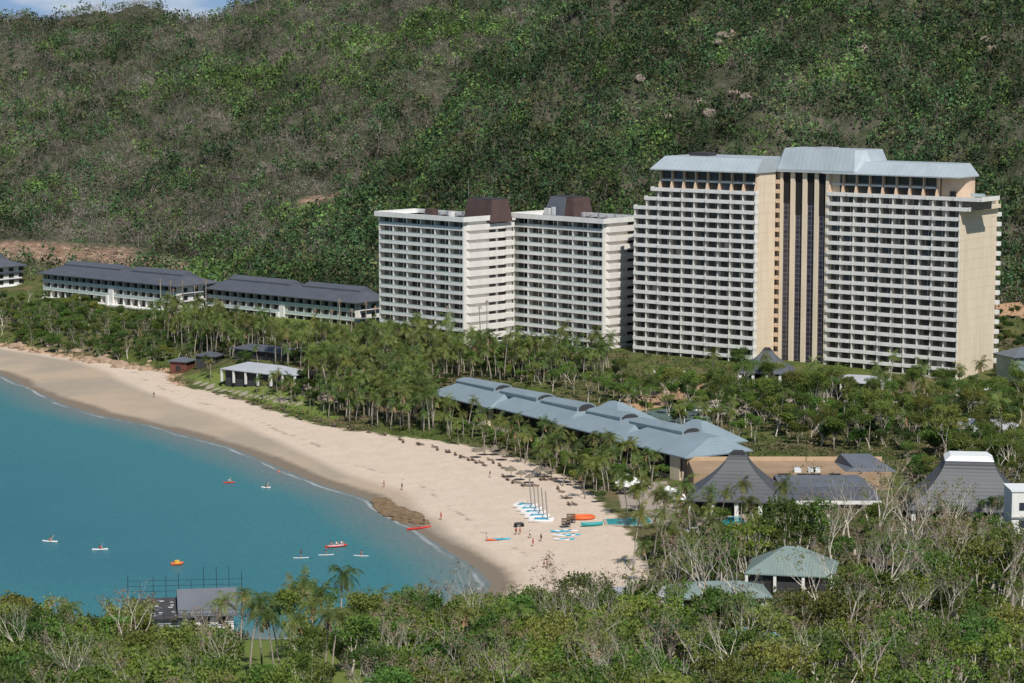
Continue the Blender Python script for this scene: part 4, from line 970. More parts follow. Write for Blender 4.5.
# foreground belt
scatter([(0,652),(120,658),(150,668),(215,668),(225,790),(0,790)],140,['stem_tree','stem_tree','stem_tree','stem_tree','leafy_tree','bare_tree'],1.0,1.55,'leafy tree with many pale stems in the lower left foreground','tree','many stemmed trees of the lower left foreground',2.2)
scatter([(395,640),(480,636),(600,628),(640,640),(660,790),(385,790)],225,['stem_tree','stem_tree','stem_tree','stem_tree','stem_tree','leafy_tree','bare_tree'],.95,1.5,'leafy tree with pale thin stems in the centre foreground below the beach','tree','pale stemmed trees of the centre foreground',2.0)
scatter([(300,650),(395,645),(390,790),(250,790)],26,['stem_tree','gum_tree'],.8,1.2,'slim pale tree at the edge of the bright foreground lawn','tree','slim trees at the foreground lawn',3)
for (u,v,s,l) in ((520,672,1.10,'palm below the beach kayak in the centre foreground'),(60,668,1.00,'single palm among trees at the far lower left'),(470,676,1.05,'single palm among the pale stems below the wet sand'),(325,700,1.15,'bottom edge palm below the dark trunked palm'),(285,700,1.20,'bottom edge palm under the lawn row'),(366,668,1.15,'palm where the lawn row meets the pale stemmed trees'),(340,660,1.20,'palm right of the brown skirted palm'),(306,655,1.20,'tall palm in the thick middle of the lawn row'),(250,676,1.15,'palm at the left end of the front lawn row'),(275,690,1.10,'low front palm at the bottom edge of the lawn'),(323,664,1.10,'yellowish palm near the right of the foreground lawn row'),(298,660,1.15,'tall palm rising behind the foreground lawn row'),(222,660,1.05,'palm hiding the right corner of the gabled house'),(262,668,1.0,'leftmost palm of the foreground row on the bright lawn'),(279,674,.92,'slender palm second from the left in the foreground lawn row'),(290,668,1.08,'upright palm third from the left in the foreground lawn row'),(312,676,1.12,'dark trunked palm in the middle of the foreground lawn row'),(332,682,1.0,'palm with a brown skirt of dead fronds on the foreground lawn'),(350,662,.95,'rightmost palm of the foreground lawn row'),(241,650,.9,'palm right of the scaffolded house'),(118,655,.75,'small palm left of the scaffolded house'),(548,668,.85,'broad drooping palm above the centre foreground trees'),(590,676,.8,'second drooping palm right of centre in the foreground')):
    g=G(u,v)
    if g is not None: plant('fg',g.x,g.y,s*.86,l,'palm tree','foreground palms',z=g.z)
for (u,v,s,l) in ((768,640,1.5,'leafless tree in front of the left half of the green hip roof'),(822,636,1.7,'tall leafless tree in front of the right half of the green hip roof'),(846,612,1.5,'leafless tree at the right corner of the green hip roof'),(718,636,1.4,'leafless tree in front of the low green roofed lodge'),(440,648,1.25,'bare grey tree standing before the water at the beach end'),(470,650,1.35,'thin leafless tree against the wet sand'),(565,655,1.75,'large leafless spreading tree in front of the busy beach end'),(622,648,1.7,'dark leafless tree in front of the beach boats'),(592,650,1.5,'second leafless tree below the stacked kayaks'),(385,655,1.15,'sparse bare tree with dark tufts before the water'),(420,655,1.2,'bare twiggy tree left of the wet sand end')):
    g=G(u,v); plant('bare_tree',g.x,g.y,s,l,'tree','leafless trees before the beach end',z=g.z)
# ---- the rest of the palms beyond the individual ones, as one mass
def merged(name,items,label):
    vs_=[];ls=[];pt=[];mi=[];mats=[];off=0
    for me,x,y,z,sc,rz in items:
        n_=len(me.vertices); co=np.empty(n_*3,np.float32); me.vertices.foreach_get('co',co); co=co.reshape(-1,3)*sc
        c,q=math.cos(rz),math.sin(rz); co=np.column_stack([co[:,0]*c-co[:,1]*q+x,co[:,0]*q+co[:,1]*c+y,co[:,2]+z]); vs_.append(co)
        L=np.empty(len(me.loops),np.int32); me.loops.foreach_get('vertex_index',L); ls.append(L+off); off+=n_
        t=np.empty(len(me.polygons),np.int32); me.polygons.foreach_get('loop_total',t); pt.append(t)
        k=np.empty(len(me.polygons),np.int32); me.polygons.foreach_get('material_index',k)
        mp=[]
        for m_ in me.materials:
            if m_ not in mats: mats.append(m_)
            mp.append(mats.index(m_))
        mi.append(np.array(mp)[k])
    V=np.concatenate(vs_); L=np.concatenate(ls); T_=np.concatenate(pt); K=np.concatenate(mi)
    me=bpy.data.meshes.new(name); me.vertices.add(len(V)); me.vertices.foreach_set('co',V.ravel().astype(np.float32)); me.loops.add(len(L)); me.loops.foreach_set('vertex_index',L)
    me.polygons.add(len(T_)); me.polygons.foreach_set('loop_start',np.concatenate([[0],np.cumsum(T_)[:-1]]).astype(np.int32)); me.polygons.foreach_set('loop_total',T_)
    for m_ in mats: me.materials.append(m_)
    me.polygons.foreach_set('material_index',K.astype(np.int32)); me.update()
    o=bpy.data.objects.new(name,me); C.objects.link(o); tag(o,kind='stuff',label=label)
def mass(poly,n,kinds,smin,smax,gap):
    us=[p[0] for p in poly]; vs_=[p[1] for p in poly]; out=[]; tries=0
    while len(out)<n*2 and tries<n*8:
        tries+=1; u=random.uniform(min(us),max(us)); v=random.uniform(min(vs_),max(vs_))
        if not inpoly(u,v,poly): continue
        g=G(u,v)
        if g is None or blocked(g.x,g.y,1) or g.z<1.6: continue
        if any((g.x-a)**2+(g.y-b2)**2<gap*gap for a,b2 in PLACED[-1500:]): continue
        PLACED.append((g.x,g.y)); sc=random.uniform(smin,smax); rz=random.uniform(0,6.28)
        for me in random.choice(PROTO[random.choice(kinds)]): out.append((me,g.x,g.y,g.z-.1,sc,rz))
    return out
merged('distant_palms',mass([(150,325),(200,332),(300,352),(385,352),(520,368),(620,372),(600,385),(460,382),(425,392),(440,440),(390,431),(330,422),(310,395),(225,360),(165,352)],300,['tall','mid','mid'],.7,1.1,1.3),'further palms filling the back of the dense grove')
merged('shore_palms',mass([(430,415),(520,428),(600,452),(690,480),(700,520),(620,512),(575,485),(520,462),(470,446),(432,436)],36,['mid'],.6,.95,1.8)+mass([(430,415),(520,428),(600,452),(690,480),(700,515),(620,505),(575,478),(520,455),(470,440)],70,['leafy_tree'],.4,.65,1.3)+mass([(460,376),(620,392),(640,410),(760,440),(780,448),(700,440),(560,395)],60,['tall','leafy_tree','gum_tree'],.6,.9,1.3),'further palms and low trees close around the long pavilion')
merged('far_scrub',mass([(0,298),(60,302),(170,322),(235,345),(165,366),(110,361),(60,353),(0,343)],130,['leafy_tree','stem_tree'],.4,.75,1.2)+mass([(610,398),(700,400),(760,392),(860,402),(1020,402),(1020,500),(905,455),(780,448),(770,430),(700,425)],130,['leafy_tree','gum_tree','leafy_tree'],.6,.95,1.6)+mass([(980,322),(1040,322),(1040,392),(1000,392)],26,['leafy_tree'],.6,.9,2)+mass([(380,345),(620,372),(640,400),(590,384),(460,380),(400,420),(300,408),(200,350),(240,338)],170,['leafy_tree'],.4,.7,1.2),'low scrub filling the gaps between the trees')
# past 300 many-stemmed trees the smallest in view become one mass
_st=[o for o in bpy.data.objects if o.parent is None and o.name.split('.')[0]=='stem_tree']
_st.sort(key=lambda o:-o.scale.x/o.location.y)
_it=[]
for o in _st[290:]:
    for ch in list(o.children):
        _it.append((ch.data,o.location.x,o.location.y,o.location.z,o.scale.x,o.rotation_euler.z)); bpy.data.objects.remove(ch)
    bpy.data.objects.remove(o)
if _it: merged('smaller_stem_trees',_it,'smaller many stemmed trees filling the gaps of the foreground woods')
# ---- undergrowth: one mass
def brush():
    rng=np.random.default_rng(5); N=150000
    Y=rng.uniform(262,905,N); X=rng.uniform(-1,1,N)*(Y*.225+10)
    # favour far ground less (fewer pixels)
    vd=vd_f(X,Y); ok=(vd>1.0)&(rng.random(N)<np.interp(Y,[262,450,700,905],[.55,.42,.30,.22]))
    H=height(X,Y); ok&=H>1.5
    u=512+X/Y*F_PX; pv=45+(CAMZ-H)/Y*F_PX; ok&=(pv<800)
    for poly in BARE: ok&=~np.array([inpoly(a,b2,poly) for a,b2 in zip(u,pv)])
    bl=np.array([blocked(x,y,-.5) if k else True for x,y,k in zip(X,Y,ok)]); ok&=~bl
    X,Y,H=X[ok],Y[ok],H[ok]; n=len(X); k=9
    dn=nz2(X,Y,40,3.)*.5+.5; r=rng.random(n)
    dk=np.array([.035,.062,.022]); md=np.array([.07,.105,.03]); ol=np.array([.115,.12,.04]); dead=np.array([.19,.145,.10])
    base=np.where((r<.34)[:,None],dk,np.where((r<.70)[:,None],md,np.where((r<.86)[:,None],ol,dead)))*rng.uniform(.6,1.35,(n,1))
    rad=rng.uniform(.5,1.4,n); hh=rng.uniform(.6,2.2,n)*(.6+.7*dn)
    d=rng.normal(size=(n,k,3)); d/=np.linalg.norm(d,axis=2)[:,:,None]
    c=np.stack([X,Y,H+hh*.45],1)[:,None,:]+d*np.stack([rad,rad,hh*.5],1)[:,None,:]
    me=quads_mesh('undergrowth',c.reshape(-1,3),np.repeat(rad,k)*.62*rng.uniform(.5,1.2,n*k),.6,['brush_leaf'],col=np.repeat(base,k,0)*rng.uniform(.75,1.3,(n*k,1)),rng=rng)
    o=bpy.data.objects.new('undergrowth',me); C.objects.link(o); tag(o,kind='stuff',label='mixed green and brown undergrowth between the trees')
BARE=[[(190,372),(240,376),(330,402),(330,420),(215,392),(170,378)],[(240,640),(400,632),(400,683),(380,760),(200,760)],[(620,408),(700,400),(700,428),(610,412)],[(560,500),(700,478),(790,520),(640,545),(600,540)],[(715,615),(790,622),(790,650),(715,650)],[(690,390),(720,385),(745,400),(700,410)]]
brush()
# ------------------------------------------------------------ scaffolded house by the water
def scaffold_house():
    D=428; X0=XatD(203,D); g=max(hz(X0,D),2.2)-1.6
    T=thing('gabled_house','two storey house by the water with dark grey gable roof inside scaffolding','house',(X0,D,g),R(10))
    m=MB(); m.box(-4.6,4.6,-3.6,3.6,-2,5.6,'white_paint'); m.build('wall',T)
    m=MB(); 
    for x in (-5.2,5.2): pass
    m.rings([[(-5.4,-4.6,5.3),(-5.4,0,9.3),(-5.4,4.6,5.3),(-5.4,4.6,5.05),(-5.4,0,9.05),(-5.4,-4.6,5.05)],[(5.4,-4.6,5.3),(5.4,0,9.3),(5.4,4.6,5.3),(5.4,4.6,5.05),(5.4,0,9.05),(5.4,-4.6,5.05)]],'slate_light'); m.build('roof',T)
    for x in (-3,-.4,2.4):
        m=MB(); m.box(x-.7,x+.7,-3.7,-3.61,3.1,4.8,'glass'); m.build('window',T)
    X1=XatD(152,D); g1=max(hz(X1,D),2.2)-1.8
    T=thing('unfinished_house','white walled unfinished house wing with patchy stripped roof left of the dark gable','house',(X1,D,g1),R(8))
    m=MB(); m.box(-4.2,4.4,-3.4,3.4,-2,4.6,'pale_metal'); m.build('wall',T)
    m=MB(); m.rings([[(x,-4.0,4.7),(x,.3,7.6),(x,4.0,4.7),(x,4.0,4.45),(x,.3,7.35),(x,-4.0,4.45)] for x in (-5,5.0)],'charcoal'); rf=m.build('roof',T)
    rnd=random.Random(4); m=MB()
    for i in range(46):
        x=rnd.uniform(-4.6,3.6); t=rnd.uniform(.05,.85); y=-4+4.3*t; z=4.72+2.9*t
        m.poly([(x,y,z+.03),(x+rnd.uniform(.2,1.0),y,z+.03),(x+rnd.uniform(.3,.9),y+.22,z+.178),(x,y+.22,z+.178)],rnd.choice(['slate_light','concrete','charcoal','pale_metal']))
    m.build('roof_underlay',rf)
    for x,zz,w in ((-3,1.8,.9),(-.8,1.8,.6),(1.6,1.6,1.0),(3.2,2.6,.5),(-2,.2,.8),(.8,.1,.9)):
        m=MB(); m.box(x-w,x+w,-3.5,-3.41,zz,zz+1.5,'charcoal'); m.build('window',T)
    T=thing('scaffolding','dark tube scaffolding round the two houses at the water edge','scaffolding',(XatD(180,D),D,g),R(6))
    def mbtube(a,b2,r=.055): m=MB(); m.tube([a,b2],r,4,'scaffold'); return m
    nx=10; W=10.4
    for yy in (-5.4,5.4):
        for i in range(nx):
            x=-W+2*W*i/(nx-1); top=7.2+ (3.2 if i>5 else 2.0)+random.uniform(-.6,.9)+(0 if yy<0 else .7)
            if yy<0: top-=3.4
            mbtube((x,yy,-2.5),(x,yy,top)).build('standard',T)
        for z in (1.6,3.6,5.6)+((7.6,8.6,9.6) if yy>0 else (6.4,)):
            mbtube((-W-.3,yy,z),(W+.3,yy,z),.05).build('ledger',T)
    for x in (-W,W):
        for z in (3.6,7.4): mbtube((x,-5.6,z),(x,5.6,z),.05).build('ledger',T)
    for i in range(3):
        m=MB(); m.box(-W+i*7,-W+i*7+5,-5.9,-5.3,3.62,3.7,'pale_metal'); m.build('platform',T)
    m=MB(); m.box(-8.6,-7.0,-5.5,-5.42,1.0,2.6,'teal_cloth'); m.build('net_panel',T)
scaffold_house()
# ------------------------------------------------------------ people
def body_mesh(pose):
    v={}; E=[]
    def J(n,p,r): v[n]=(p,r)
    if pose=='stand' or pose=='walk':
        sw=.0 if pose=='stand' else .24
        J('pel',(0,0,.95),.15); J('ch',(0,.01,1.28),.165); J('nk',(0,0,1.50),.065); J('hd',(0,-.01,1.64),.105); J('ht',(0,0,1.72),.085)
        for s,t in ((-1,'l'),(1,'r')):
            J('hip'+t,(s*.09,0,.90),.10); J('kn'+t,(s*.10,-s*sw*.6-.02,.50),.065); J('an'+t,(s*.10,s*-sw+.03,.09),.04); J('to'+t,(s*.11,s*-sw-.12,.035),.035)
            J('sh'+t,(s*.19,0,1.42),.065); J('el'+t,(s*.25,s*sw*.5+.02,1.15),.043); J('ha'+t,(s*.27,s*sw-.10,.90),.035); J('fi'+t,(s*.27,s*sw-.14,.80),.022)
    else:   # kneeling or sitting, arms forward on a paddle
        J('pel',(0,0,.22 if pose=='sit' else .38),.15); zb=.22 if pose=='sit' else .38
        J('ch',(0,-.04,zb+.34),.16); J('nk',(0,-.05,zb+.56),.065); J('hd',(0,-.06,zb+.70),.105); J('ht',(0,-.05,zb+.78),.085)
        for s,t in ((-1,'l'),(1,'r')):
            if pose=='sit': L=((s*.1,-.10,.20),(s*.13,-.48,.34),(s*.13,-.85,.10),(s*.13,-.95,.12))
            else: L=((s*.1,0,.33),(s*.13,-.32,.09),(s*.13,.08,.06),(s*.13,.2,.05))
            J('hip'+t,L[0],.10); J('kn'+t,L[1],.065); J('an'+t,L[2],.04); J('to'+t,L[3],.032)
            J('sh'+t,(s*.19,-.04,zb+.48),.065); J('el'+t,(s*.27,-.22,zb+.28),.043); J('ha'+t,(s*.16-.05,-.42,zb+.34),.035); J('fi'+t,(s*.14-.05,-.48,zb+.36),.022)
    E=[('pel','ch'),('ch','nk'),('nk','hd'),('hd','ht')]
    for t in 'lr': E+=[('pel','hip'+t),('hip'+t,'kn'+t),('kn'+t,'an'+t),('an'+t,'to'+t),('ch','sh'+t),('sh'+t,'el'+t),('el'+t,'ha'+t),('ha'+t,'fi'+t)]
    names=list(v); me=bpy.data.meshes.new('body'); me.from_pydata([v[n][0] for n in names],[(names.index(a),names.index(b2)) for a,b2 in E],[])
    o=bpy.data.objects.new('tmp',me); C.objects.link(o); md=o.modifiers.new('s','SKIN')
    for i,n_ in enumerate(names):
        sv=me.skin_vertices[0].data[i]; sv.radius=(v[n_][1],v[n_][1]*(.75 if n_ in('pel','ch') else 1)); sv.use_root=(n_=='pel')
    md2=o.modifiers.new('u','SUBSURF'); md2.levels=1; md2.render_levels=1
    dg=bpy.context.evaluated_depsgraph_get(); out=bpy.data.meshes.new_from_object(o.evaluated_get(dg)); out.name='body'
    bpy.data.objects.remove(o); out.materials.clear(); out.materials.append(M['skin'])
    zb={'stand':.95,'walk':.95,'sit':.22,'kneel':.38}[pose]
    m=MB(); m.disc_lathe([(.17,zb-.16),(.185,zb-.05),(.165,zb+.08)],8,'cloth_dark',cap0=False,cap1=False); sh=m.mesh('shorts',True)
    tz=zb; m=MB(); m.disc_lathe([(.175,tz+.05),(.19,tz+.3),(.20,tz+.45),(.10,tz+.54)],8,'cloth_red',cy=-.02 if pose in('sit','kneel') else 0,cap0=False,cap1=False); tp=m.mesh('shirt',True)
    hy={'stand':0,'walk':0}.get(pose,-.05); hzv={'stand':1.60,'walk':1.60,'sit':.88,'kneel':1.04}[pose]
    m=MB(); m.disc_lathe([(.115,hzv+.02),(.125,hzv+.08),(.10,hzv+.16),(.02,hzv+.20)],8,'hair',cy=hy+.02); hr=m.mesh('hair',True)
    return out,sh,tp,hr
BODY={k:body_mesh(k) for k in ('stand','walk','sit','kneel')}
CL={}
def recol(me,key):
    k=(me.name,key)
    if k not in CL: c=me.copy(); c.materials.clear(); c.materials.append(M[key]); CL[k]=c
    return CL[k]
def person(p,pose,label,shorts='cloth_dark',shirt=None,skin='skin',rz=None,z=None):
    b,sh,tp,hr=BODY[pose]
    T=thing('person',label,'person',(p.x,p.y,p.z if z is None else z),random.uniform(0,6.28) if rz is None else rz)
    part(recol(b,skin),'body',T); part(recol(sh,shorts),'shorts',T); part(hr,'hair',T)
    if shirt: part(recol(tp,shirt),'shirt',T)
    return T
for (u,v,pose,lab,sc,sh,sk) in (
 (154,399,'walk','person in dark clothes walking at the wet sand on the far left beach','cloth_dark','cloth_dark','skin_tan'),
 (384,489,'walk','small person at the water line left of the brown rock shelf','cloth_red',None,'skin'),
 (402,493,'stand','person in dark shorts on the wet sand above the rock shelf','cloth_dark','cloth_dark','skin_tan'),
 (441,522,'stand','person in red swimwear right of the brown rock shelf','cloth_red','cloth_red','skin'),
 (424,528,'walk','person in dark top at the bow of the red canoe','cloth_dark','cloth_dark','skin_tan'),
 (487,544,'stand','person in white at the water left of the orange kayak','cloth_white','cloth_white','skin'),
 (516,537,'stand','left of two dark clothed people below the catamarans','cloth_dark','cloth_red','skin_tan'),
 (520,536,'stand','right of two people standing below the catamarans','cloth_red',None,'skin'),
 (530,540,'walk','person in white shirt bending near the kayak pile','cloth_dark','cloth_white','skin'),
 (533,549,'walk','person in red shirt walking on the sand below the boats','cloth_red','cloth_red','skin'),
 (541,544,'stand','person in dark top left of the blue kayak pile','cloth_dark','cloth_dark','skin'),
 (544,570,'stand','left of two people on the sand behind the leafless trees','cloth_dark',None,'skin'),
 (547,569,'stand','right of two people on the sand behind the leafless trees','cloth_red',None,'skin_tan'),
 (490,478,'walk','lone person walking on the open dry sand','cloth_white','cloth_dark','skin'),
 (545,452+30,'stand','person beside the rightmost thatched umbrella','cloth_dark','cloth_dark','skin')):
    g=G(u,v); person(g,pose,lab,sc,sh,sk)
# boards, kayaks and floats
def hull(L,W,H,col,deck=None,n=9,flat=False):
    m=MB(); rs=[]
    for i in range(n):
        t=i/(n-1); w_=W/2*math.sin(math.pi*min(max(t,.02),.98))**.55; rise=H*.35*abs(2*t-1)**2.2
        x=(t-.5)*L; rs.append([(x,-w_,H*.6+rise),(x,-w_*.6,rise*.8),(x,w_*.6,rise*.8),(x,w_,H*.6+rise),(x,w_*.5,H+rise),(x,-w_*.5,H+rise)])
    m.rings(rs,col); return m
def watercraft(u,v,name,label,cat,L,W,H,col,rz,z=0.0,deck=None,seat=True,ground=False,group=None):
    p=G(u,v) if ground else P(u,v,z)
    T=thing(name,label,cat,(p.x,p.y,p.z+.02 if ground else z-.03),rz,group)
    hull(L,W,H,col).build('hull',T)
    if seat:
        m=MB(); m.disc_lathe([(W*.3,H+.0),(W*.33,H+.05),(W*.22,H+.06)],8,'charcoal'); m.build('seat',T)
    if deck:
        m=MB(); m.box(-L*.25,L*.25,-W*.25,W*.25,H+.0,H+.03,deck); m.build('deck_pad',T)
    return T,p
def paddle(p,rz,z,label):
    m=MB(); m.tube([(-.9,-.42,-.1),(.9,-.42,.55)],.025,5,'hull_white'); m.box(-1.15,-.85,-.45,-.39,-.30,.0,'yellow'); m.box(.85,1.15,-.45,-.39,.45,.72,'yellow')
    o=m.build('paddle',loc=(p.x,p.y,z),rz=rz); tag(o,label,'paddle')
for (u,v,L,col,pose,lab,pl,skc,sh,rz) in (
 (50,542,3.6,'hull_white','sit','white kayak farthest left on the open water','person in red top paddling the farthest left kayak','skin','cloth_red',R(-15)),
 (100,550,3.4,'hull_white','sit','white kayak second from the left on the open water','person in red paddling the second kayak from the left','skin_tan','cloth_red',R(8)),
 (229,483,2.8,'red','sit','small red and white kayak nearest the left beach','person in white riding the small red kayak','skin','cloth_white',R(10)),
 (266,488,2.4,'hull_white','sit','small white float right of the red kayak near the shore','person sitting on the small white float','skin','cloth_dark',R(-10))):
    T,p=watercraft(u,v,'kayak',lab,'kayak',L,.75,.30,col,rz,group='kayaks on the bay')
    q=Vector((p.x,p.y,.18)); person(q,'sit',pl,'cloth_dark',sh,skc,rz=rz+R(90)); paddle(q,rz+R(90),.62,'double bladed paddle held by the '+pl)
for (u,v,lab,pl,pose,sh) in ((301,558,'leftmost of the three paddle boards in front of the foreground palms','person standing on the leftmost of three paddle boards','stand','cloth_dark'),
 (326,555,'middle one of the three paddle boards, next to the red raft','person standing on the middle of three paddle boards','stand',None),
 (361,556,'rightmost of the three paddle boards','person kneeling on the rightmost of three paddle boards','kneel',None)):
    rz=random.uniform(-.3,.3); T,p=watercraft(u,v,'paddle_board',lab,'paddle board',3.3,.8,.14,'hull_white',rz,deck='pale_metal',seat=False,group='paddle boards on the bay')
    q=Vector((p.x,p.y,.12)); person(q,pose,pl,'cloth_dark',sh,'skin',rz=rz+R(90))
T,p=watercraft(336,547,'inflatable_raft','red and white inflatable raft carrying people behind the paddle boards','raft',5.0,1.3,.4,'red',R(24),seat=False)
m=MB(); m.box(-1.7,1.7,-.4,.4,.38,.46,'hull_white'); m.build('seat_pad',T)
for i,dx in enumerate((-1.2,.1,1.3)): person(Vector((p.x+dx*math.cos(R(24)),p.y+dx*math.sin(R(24)),.42)),'sit',['left','middle','right'][i]+' rider of three on the red and white raft','cloth_red','cloth_white' if i else None,'skin',rz=R(114))
T,p=watercraft(177,565,'pedal_float','small orange float craft above the scaffolded house','float',2.6,1.4,.55,'orange',R(20)); m=MB(); m.box(-.5,.5,-.5,.5,.5,1.0,'yellow'); m.build('seat_back',T)
m=MB(); m.disc_lathe([(.02,-.15),(.28,-.05),(.32,.15),(.2,.32),(.02,.36)],10,'orange'); o=m.build('buoy',loc=tuple(P(279,472,0)),smooth=True); tag(o,'tiny orange buoy near the shore above the paddlers','buoy')
watercraft(419,530,'canoe','red canoe pulled to the water edge beside the rock shelf','canoe',6.0,.9,.4,'red',R(28),ground=True)
watercraft(495,541,'beached_kayak','orange kayak on the wet sand, nearest of the pair','kayak',3.6,.8,.35,'orange',R(12),ground=True)
watercraft(502,541,'beached_kayak','blue and white kayak on the wet sand behind the orange one','kayak',3.8,.8,.35,'hull_blue',R(4),ground=True)
# kayak piles
k=0
for i,(du,dv) in enumerate([(0,0),(4,1),(8,0),(12,1),(2,4),(6,5),(10,4),(15,5),(4,8),(9,8)]):
    g=G(558+du,534+dv); T=thing('stored_kayak',['blue kayak at the upper left of the pile','white kayak at the top of the pile','blue kayak at the top right of the pile','white kayak at the right end of the pile','white kayak at the left of the pile','blue kayak in the middle of the pile','white board in the middle right of the pile','blue board at the far right of the pile','white board at the bottom left of the pile','blue board at the bottom of the pile'][i]+' beside the catamarans','kayak',(g.x,g.y,g.z+.02+.0*i),R(random.uniform(-25,5)),'kayaks piled on the sand')
    hull(3.3,.75,.32,'hull_blue' if i in(0,2,5,7,9) else 'hull_white').build('hull',T); m=MB(); m.box(-.4,.4,-.18,.18,.33,.40,'charcoal' if i%2 else 'hull_white'); m.build('seat',T)
# catamarans
def cat_proto():
    T=thing('catamaran','x','catamaran',(0,0,0),0,'beach catamarans drawn up on the sand')
    for y in (-1.05,1.05):
        h=hull(5.2,.5,.55,'hull_white'); o=h.build('hull',T); o.location=(0,y,0)
        m=MB(); m.box(-1.9,1.9,y-.12,y+.12,.56,.62,'hull_blue'); m.build('deck_stripe',T)
    m=MB(); m.box(-1.5,1.2,-.85,.85,.60,.64,'hull_blue'); m.build('trampoline',T)
    for x in (-1.6,1.3):
        m=MB(); m.tube([(x,-1.1,.62),(x,1.1,.62)],.06,5,'mast'); m.build('crossbeam',T)
    m=MB(); m.tube([(1.3,0,.6),(.75,0,6.8)],.11,6,'mast'); ms=m.build('mast',T)
    m=MB(); m.tube([(1.2,0,1.4),(.85,0,5.9)],.16,6,'sail_roll'); m.build('furled_sail',ms)
    m=MB(); m.tube([(1.1,0,1.3),(-1.9,0,1.25)],.09,5,'hull_white'); m.build('boom',T)
    for y in (-.9,.9):
        m=MB(); m.box(-2.9,-2.6,y-.03,y+.03,.1,.8,'hull_white'); m.build('rudder',T)
    return T
ct=cat_proto()
for i,(u,v) in enumerate([(526,508),(530,511),(534,515),(538,519),(542,523)]):
    T=ct if i==0 else copy_tree(ct); g=G(u,v); T.location=(g.x,g.y,g.z); T.rotation_euler=(0,0,R(-14+i*2))
    T['label']=['farthest catamaran with furled sail at the upper left of the beached row','second farthest catamaran in the beached row','middle catamaran of the beached row','second nearest catamaran in the beached row','nearest catamaran at the lower right of the beached row'][i]
# quad, raft, boat, racks
g=G(519,528); T=thing('beach_buggy','black beach quad parked left of the nearest catamaran','quad bike',(g.x,g.y,g.z),R(10))
m=MB(); m.rect_rings([(-1.1,1.1,-.4,.4,.45),(-1.1,1.1,-.42,.42,.7),(-.7,.6,-.3,.3,.95)],'charcoal'); m.build('body',T)
for x in (-.75,.75):
    for y in (-.5,.5):
        m=MB(); m.tube([(x,y-.12,.33),(x,y+.12,.33)],.33,10,'tyre'); m.build('wheel',T)
m=MB(); m.tube([(.5,-.35,1.1),(.5,.35,1.1)],.04,5,'mast'); m.build('handlebar',T)
g=G(583,520); T=thing('inflatable_ring','big orange-red inflatable ring raft on the sand under the palms','inflatable',(g.x,g.y,g.z),R(8))
m=MB(); rs=[]
for i in range(20):
    a=2*math.pi*i/20; c=Vector((2.4*math.cos(a),1.5*math.sin(a),.42)); o_=Vector((math.cos(a),math.sin(a),0)); rs.append([c+o_*.42*math.cos(b2)+Vector((0,0,.42*math.sin(b2))) for b2 in [2*math.pi*k/8 for k in range(8)]])
rs.append(rs[0]); m.rings(rs,'orange',False,False); m.build('tube',T,True)
m=MB(); m.rect_rings([(-1.9,1.9,-1.1,1.1,.2),(-1.9,1.9,-1.1,1.1,.3)],'red'); m.build('floor',T)
watercraft(592,527,'dinghy','teal covered dinghy right of the orange ring raft','dinghy',5,1.7,.7,'teal_cloth',R(12),ground=True,seat=False)
for i,(u,v) in enumerate([(566,528),(571,526)]):
    g=G(u,v); T=thing('storage_rack',['left','right'][i]+' grey rack of life vests behind the kayak pile','rack',(g.x,g.y,g.z),R(5))
    for x in (-.9,.9):
        for y in (-.4,.4): m=MB(); m.tube([(x,y,0),(x,y,1.9)],.05,4,'mast'); m.build('post',T)
    for z in (.6,1.2,1.8): m=MB(); m.box(-.95,.95,-.45,.45,z,z+.28,['charcoal','wood','charcoal'][int(z)]); m.build('shelf',T)
# thatched umbrellas
def umb_proto():
    T=thing('thatched_umbrella','x','beach umbrella',(0,0,0),0,'thatched umbrellas on the sand')
    m=MB(); m.tube([(0,0,-.3),(0,0,2.1)],.06,6,'wood'); m.build('pole',T)
    m=MB(); n_=14; rs=[]
    for r,z in ((1.45,1.72),(1.38,1.80),(.95,2.12),(.5,2.42),(.04,2.75)): rs.append([((r+(.12 if (k%2 and r>1) else 0))*math.cos(2*math.pi*k/n_),(r+(.12 if(k%2 and r>1) else 0))*math.sin(2*math.pi*k/n_),z-(.08 if k%2 and r>1 else 0)) for k in range(n_)])
    m.rings(rs,'thatch',True,True); m.build('canopy',T); return T
up=umb_proto(); UM=[(477,459),(485,457),(495,457),(503,462),(511,478),(521,482),(530,485),(538,479),(547,478)]
UL=['leftmost thatched umbrella of the upper cluster','second thatched umbrella of the upper cluster','third thatched umbrella of the upper cluster','rightmost thatched umbrella of the upper cluster','leftmost thatched umbrella of the lower cluster on the sand','second thatched umbrella of the lower cluster','nearest thatched umbrella above the catamaran masts','thatched umbrella behind the nearest one','rightmost thatched umbrella near the palm shadows']
for i,(u,v) in enumerate(UM):
    T=up if i==0 else copy_tree(up); g=G(u,v); T.location=g; T.rotation_euler=(0,0,random.uniform(0,1)); T.scale=[random.uniform(.9,1.1)]*3; T['label']=UL[i]
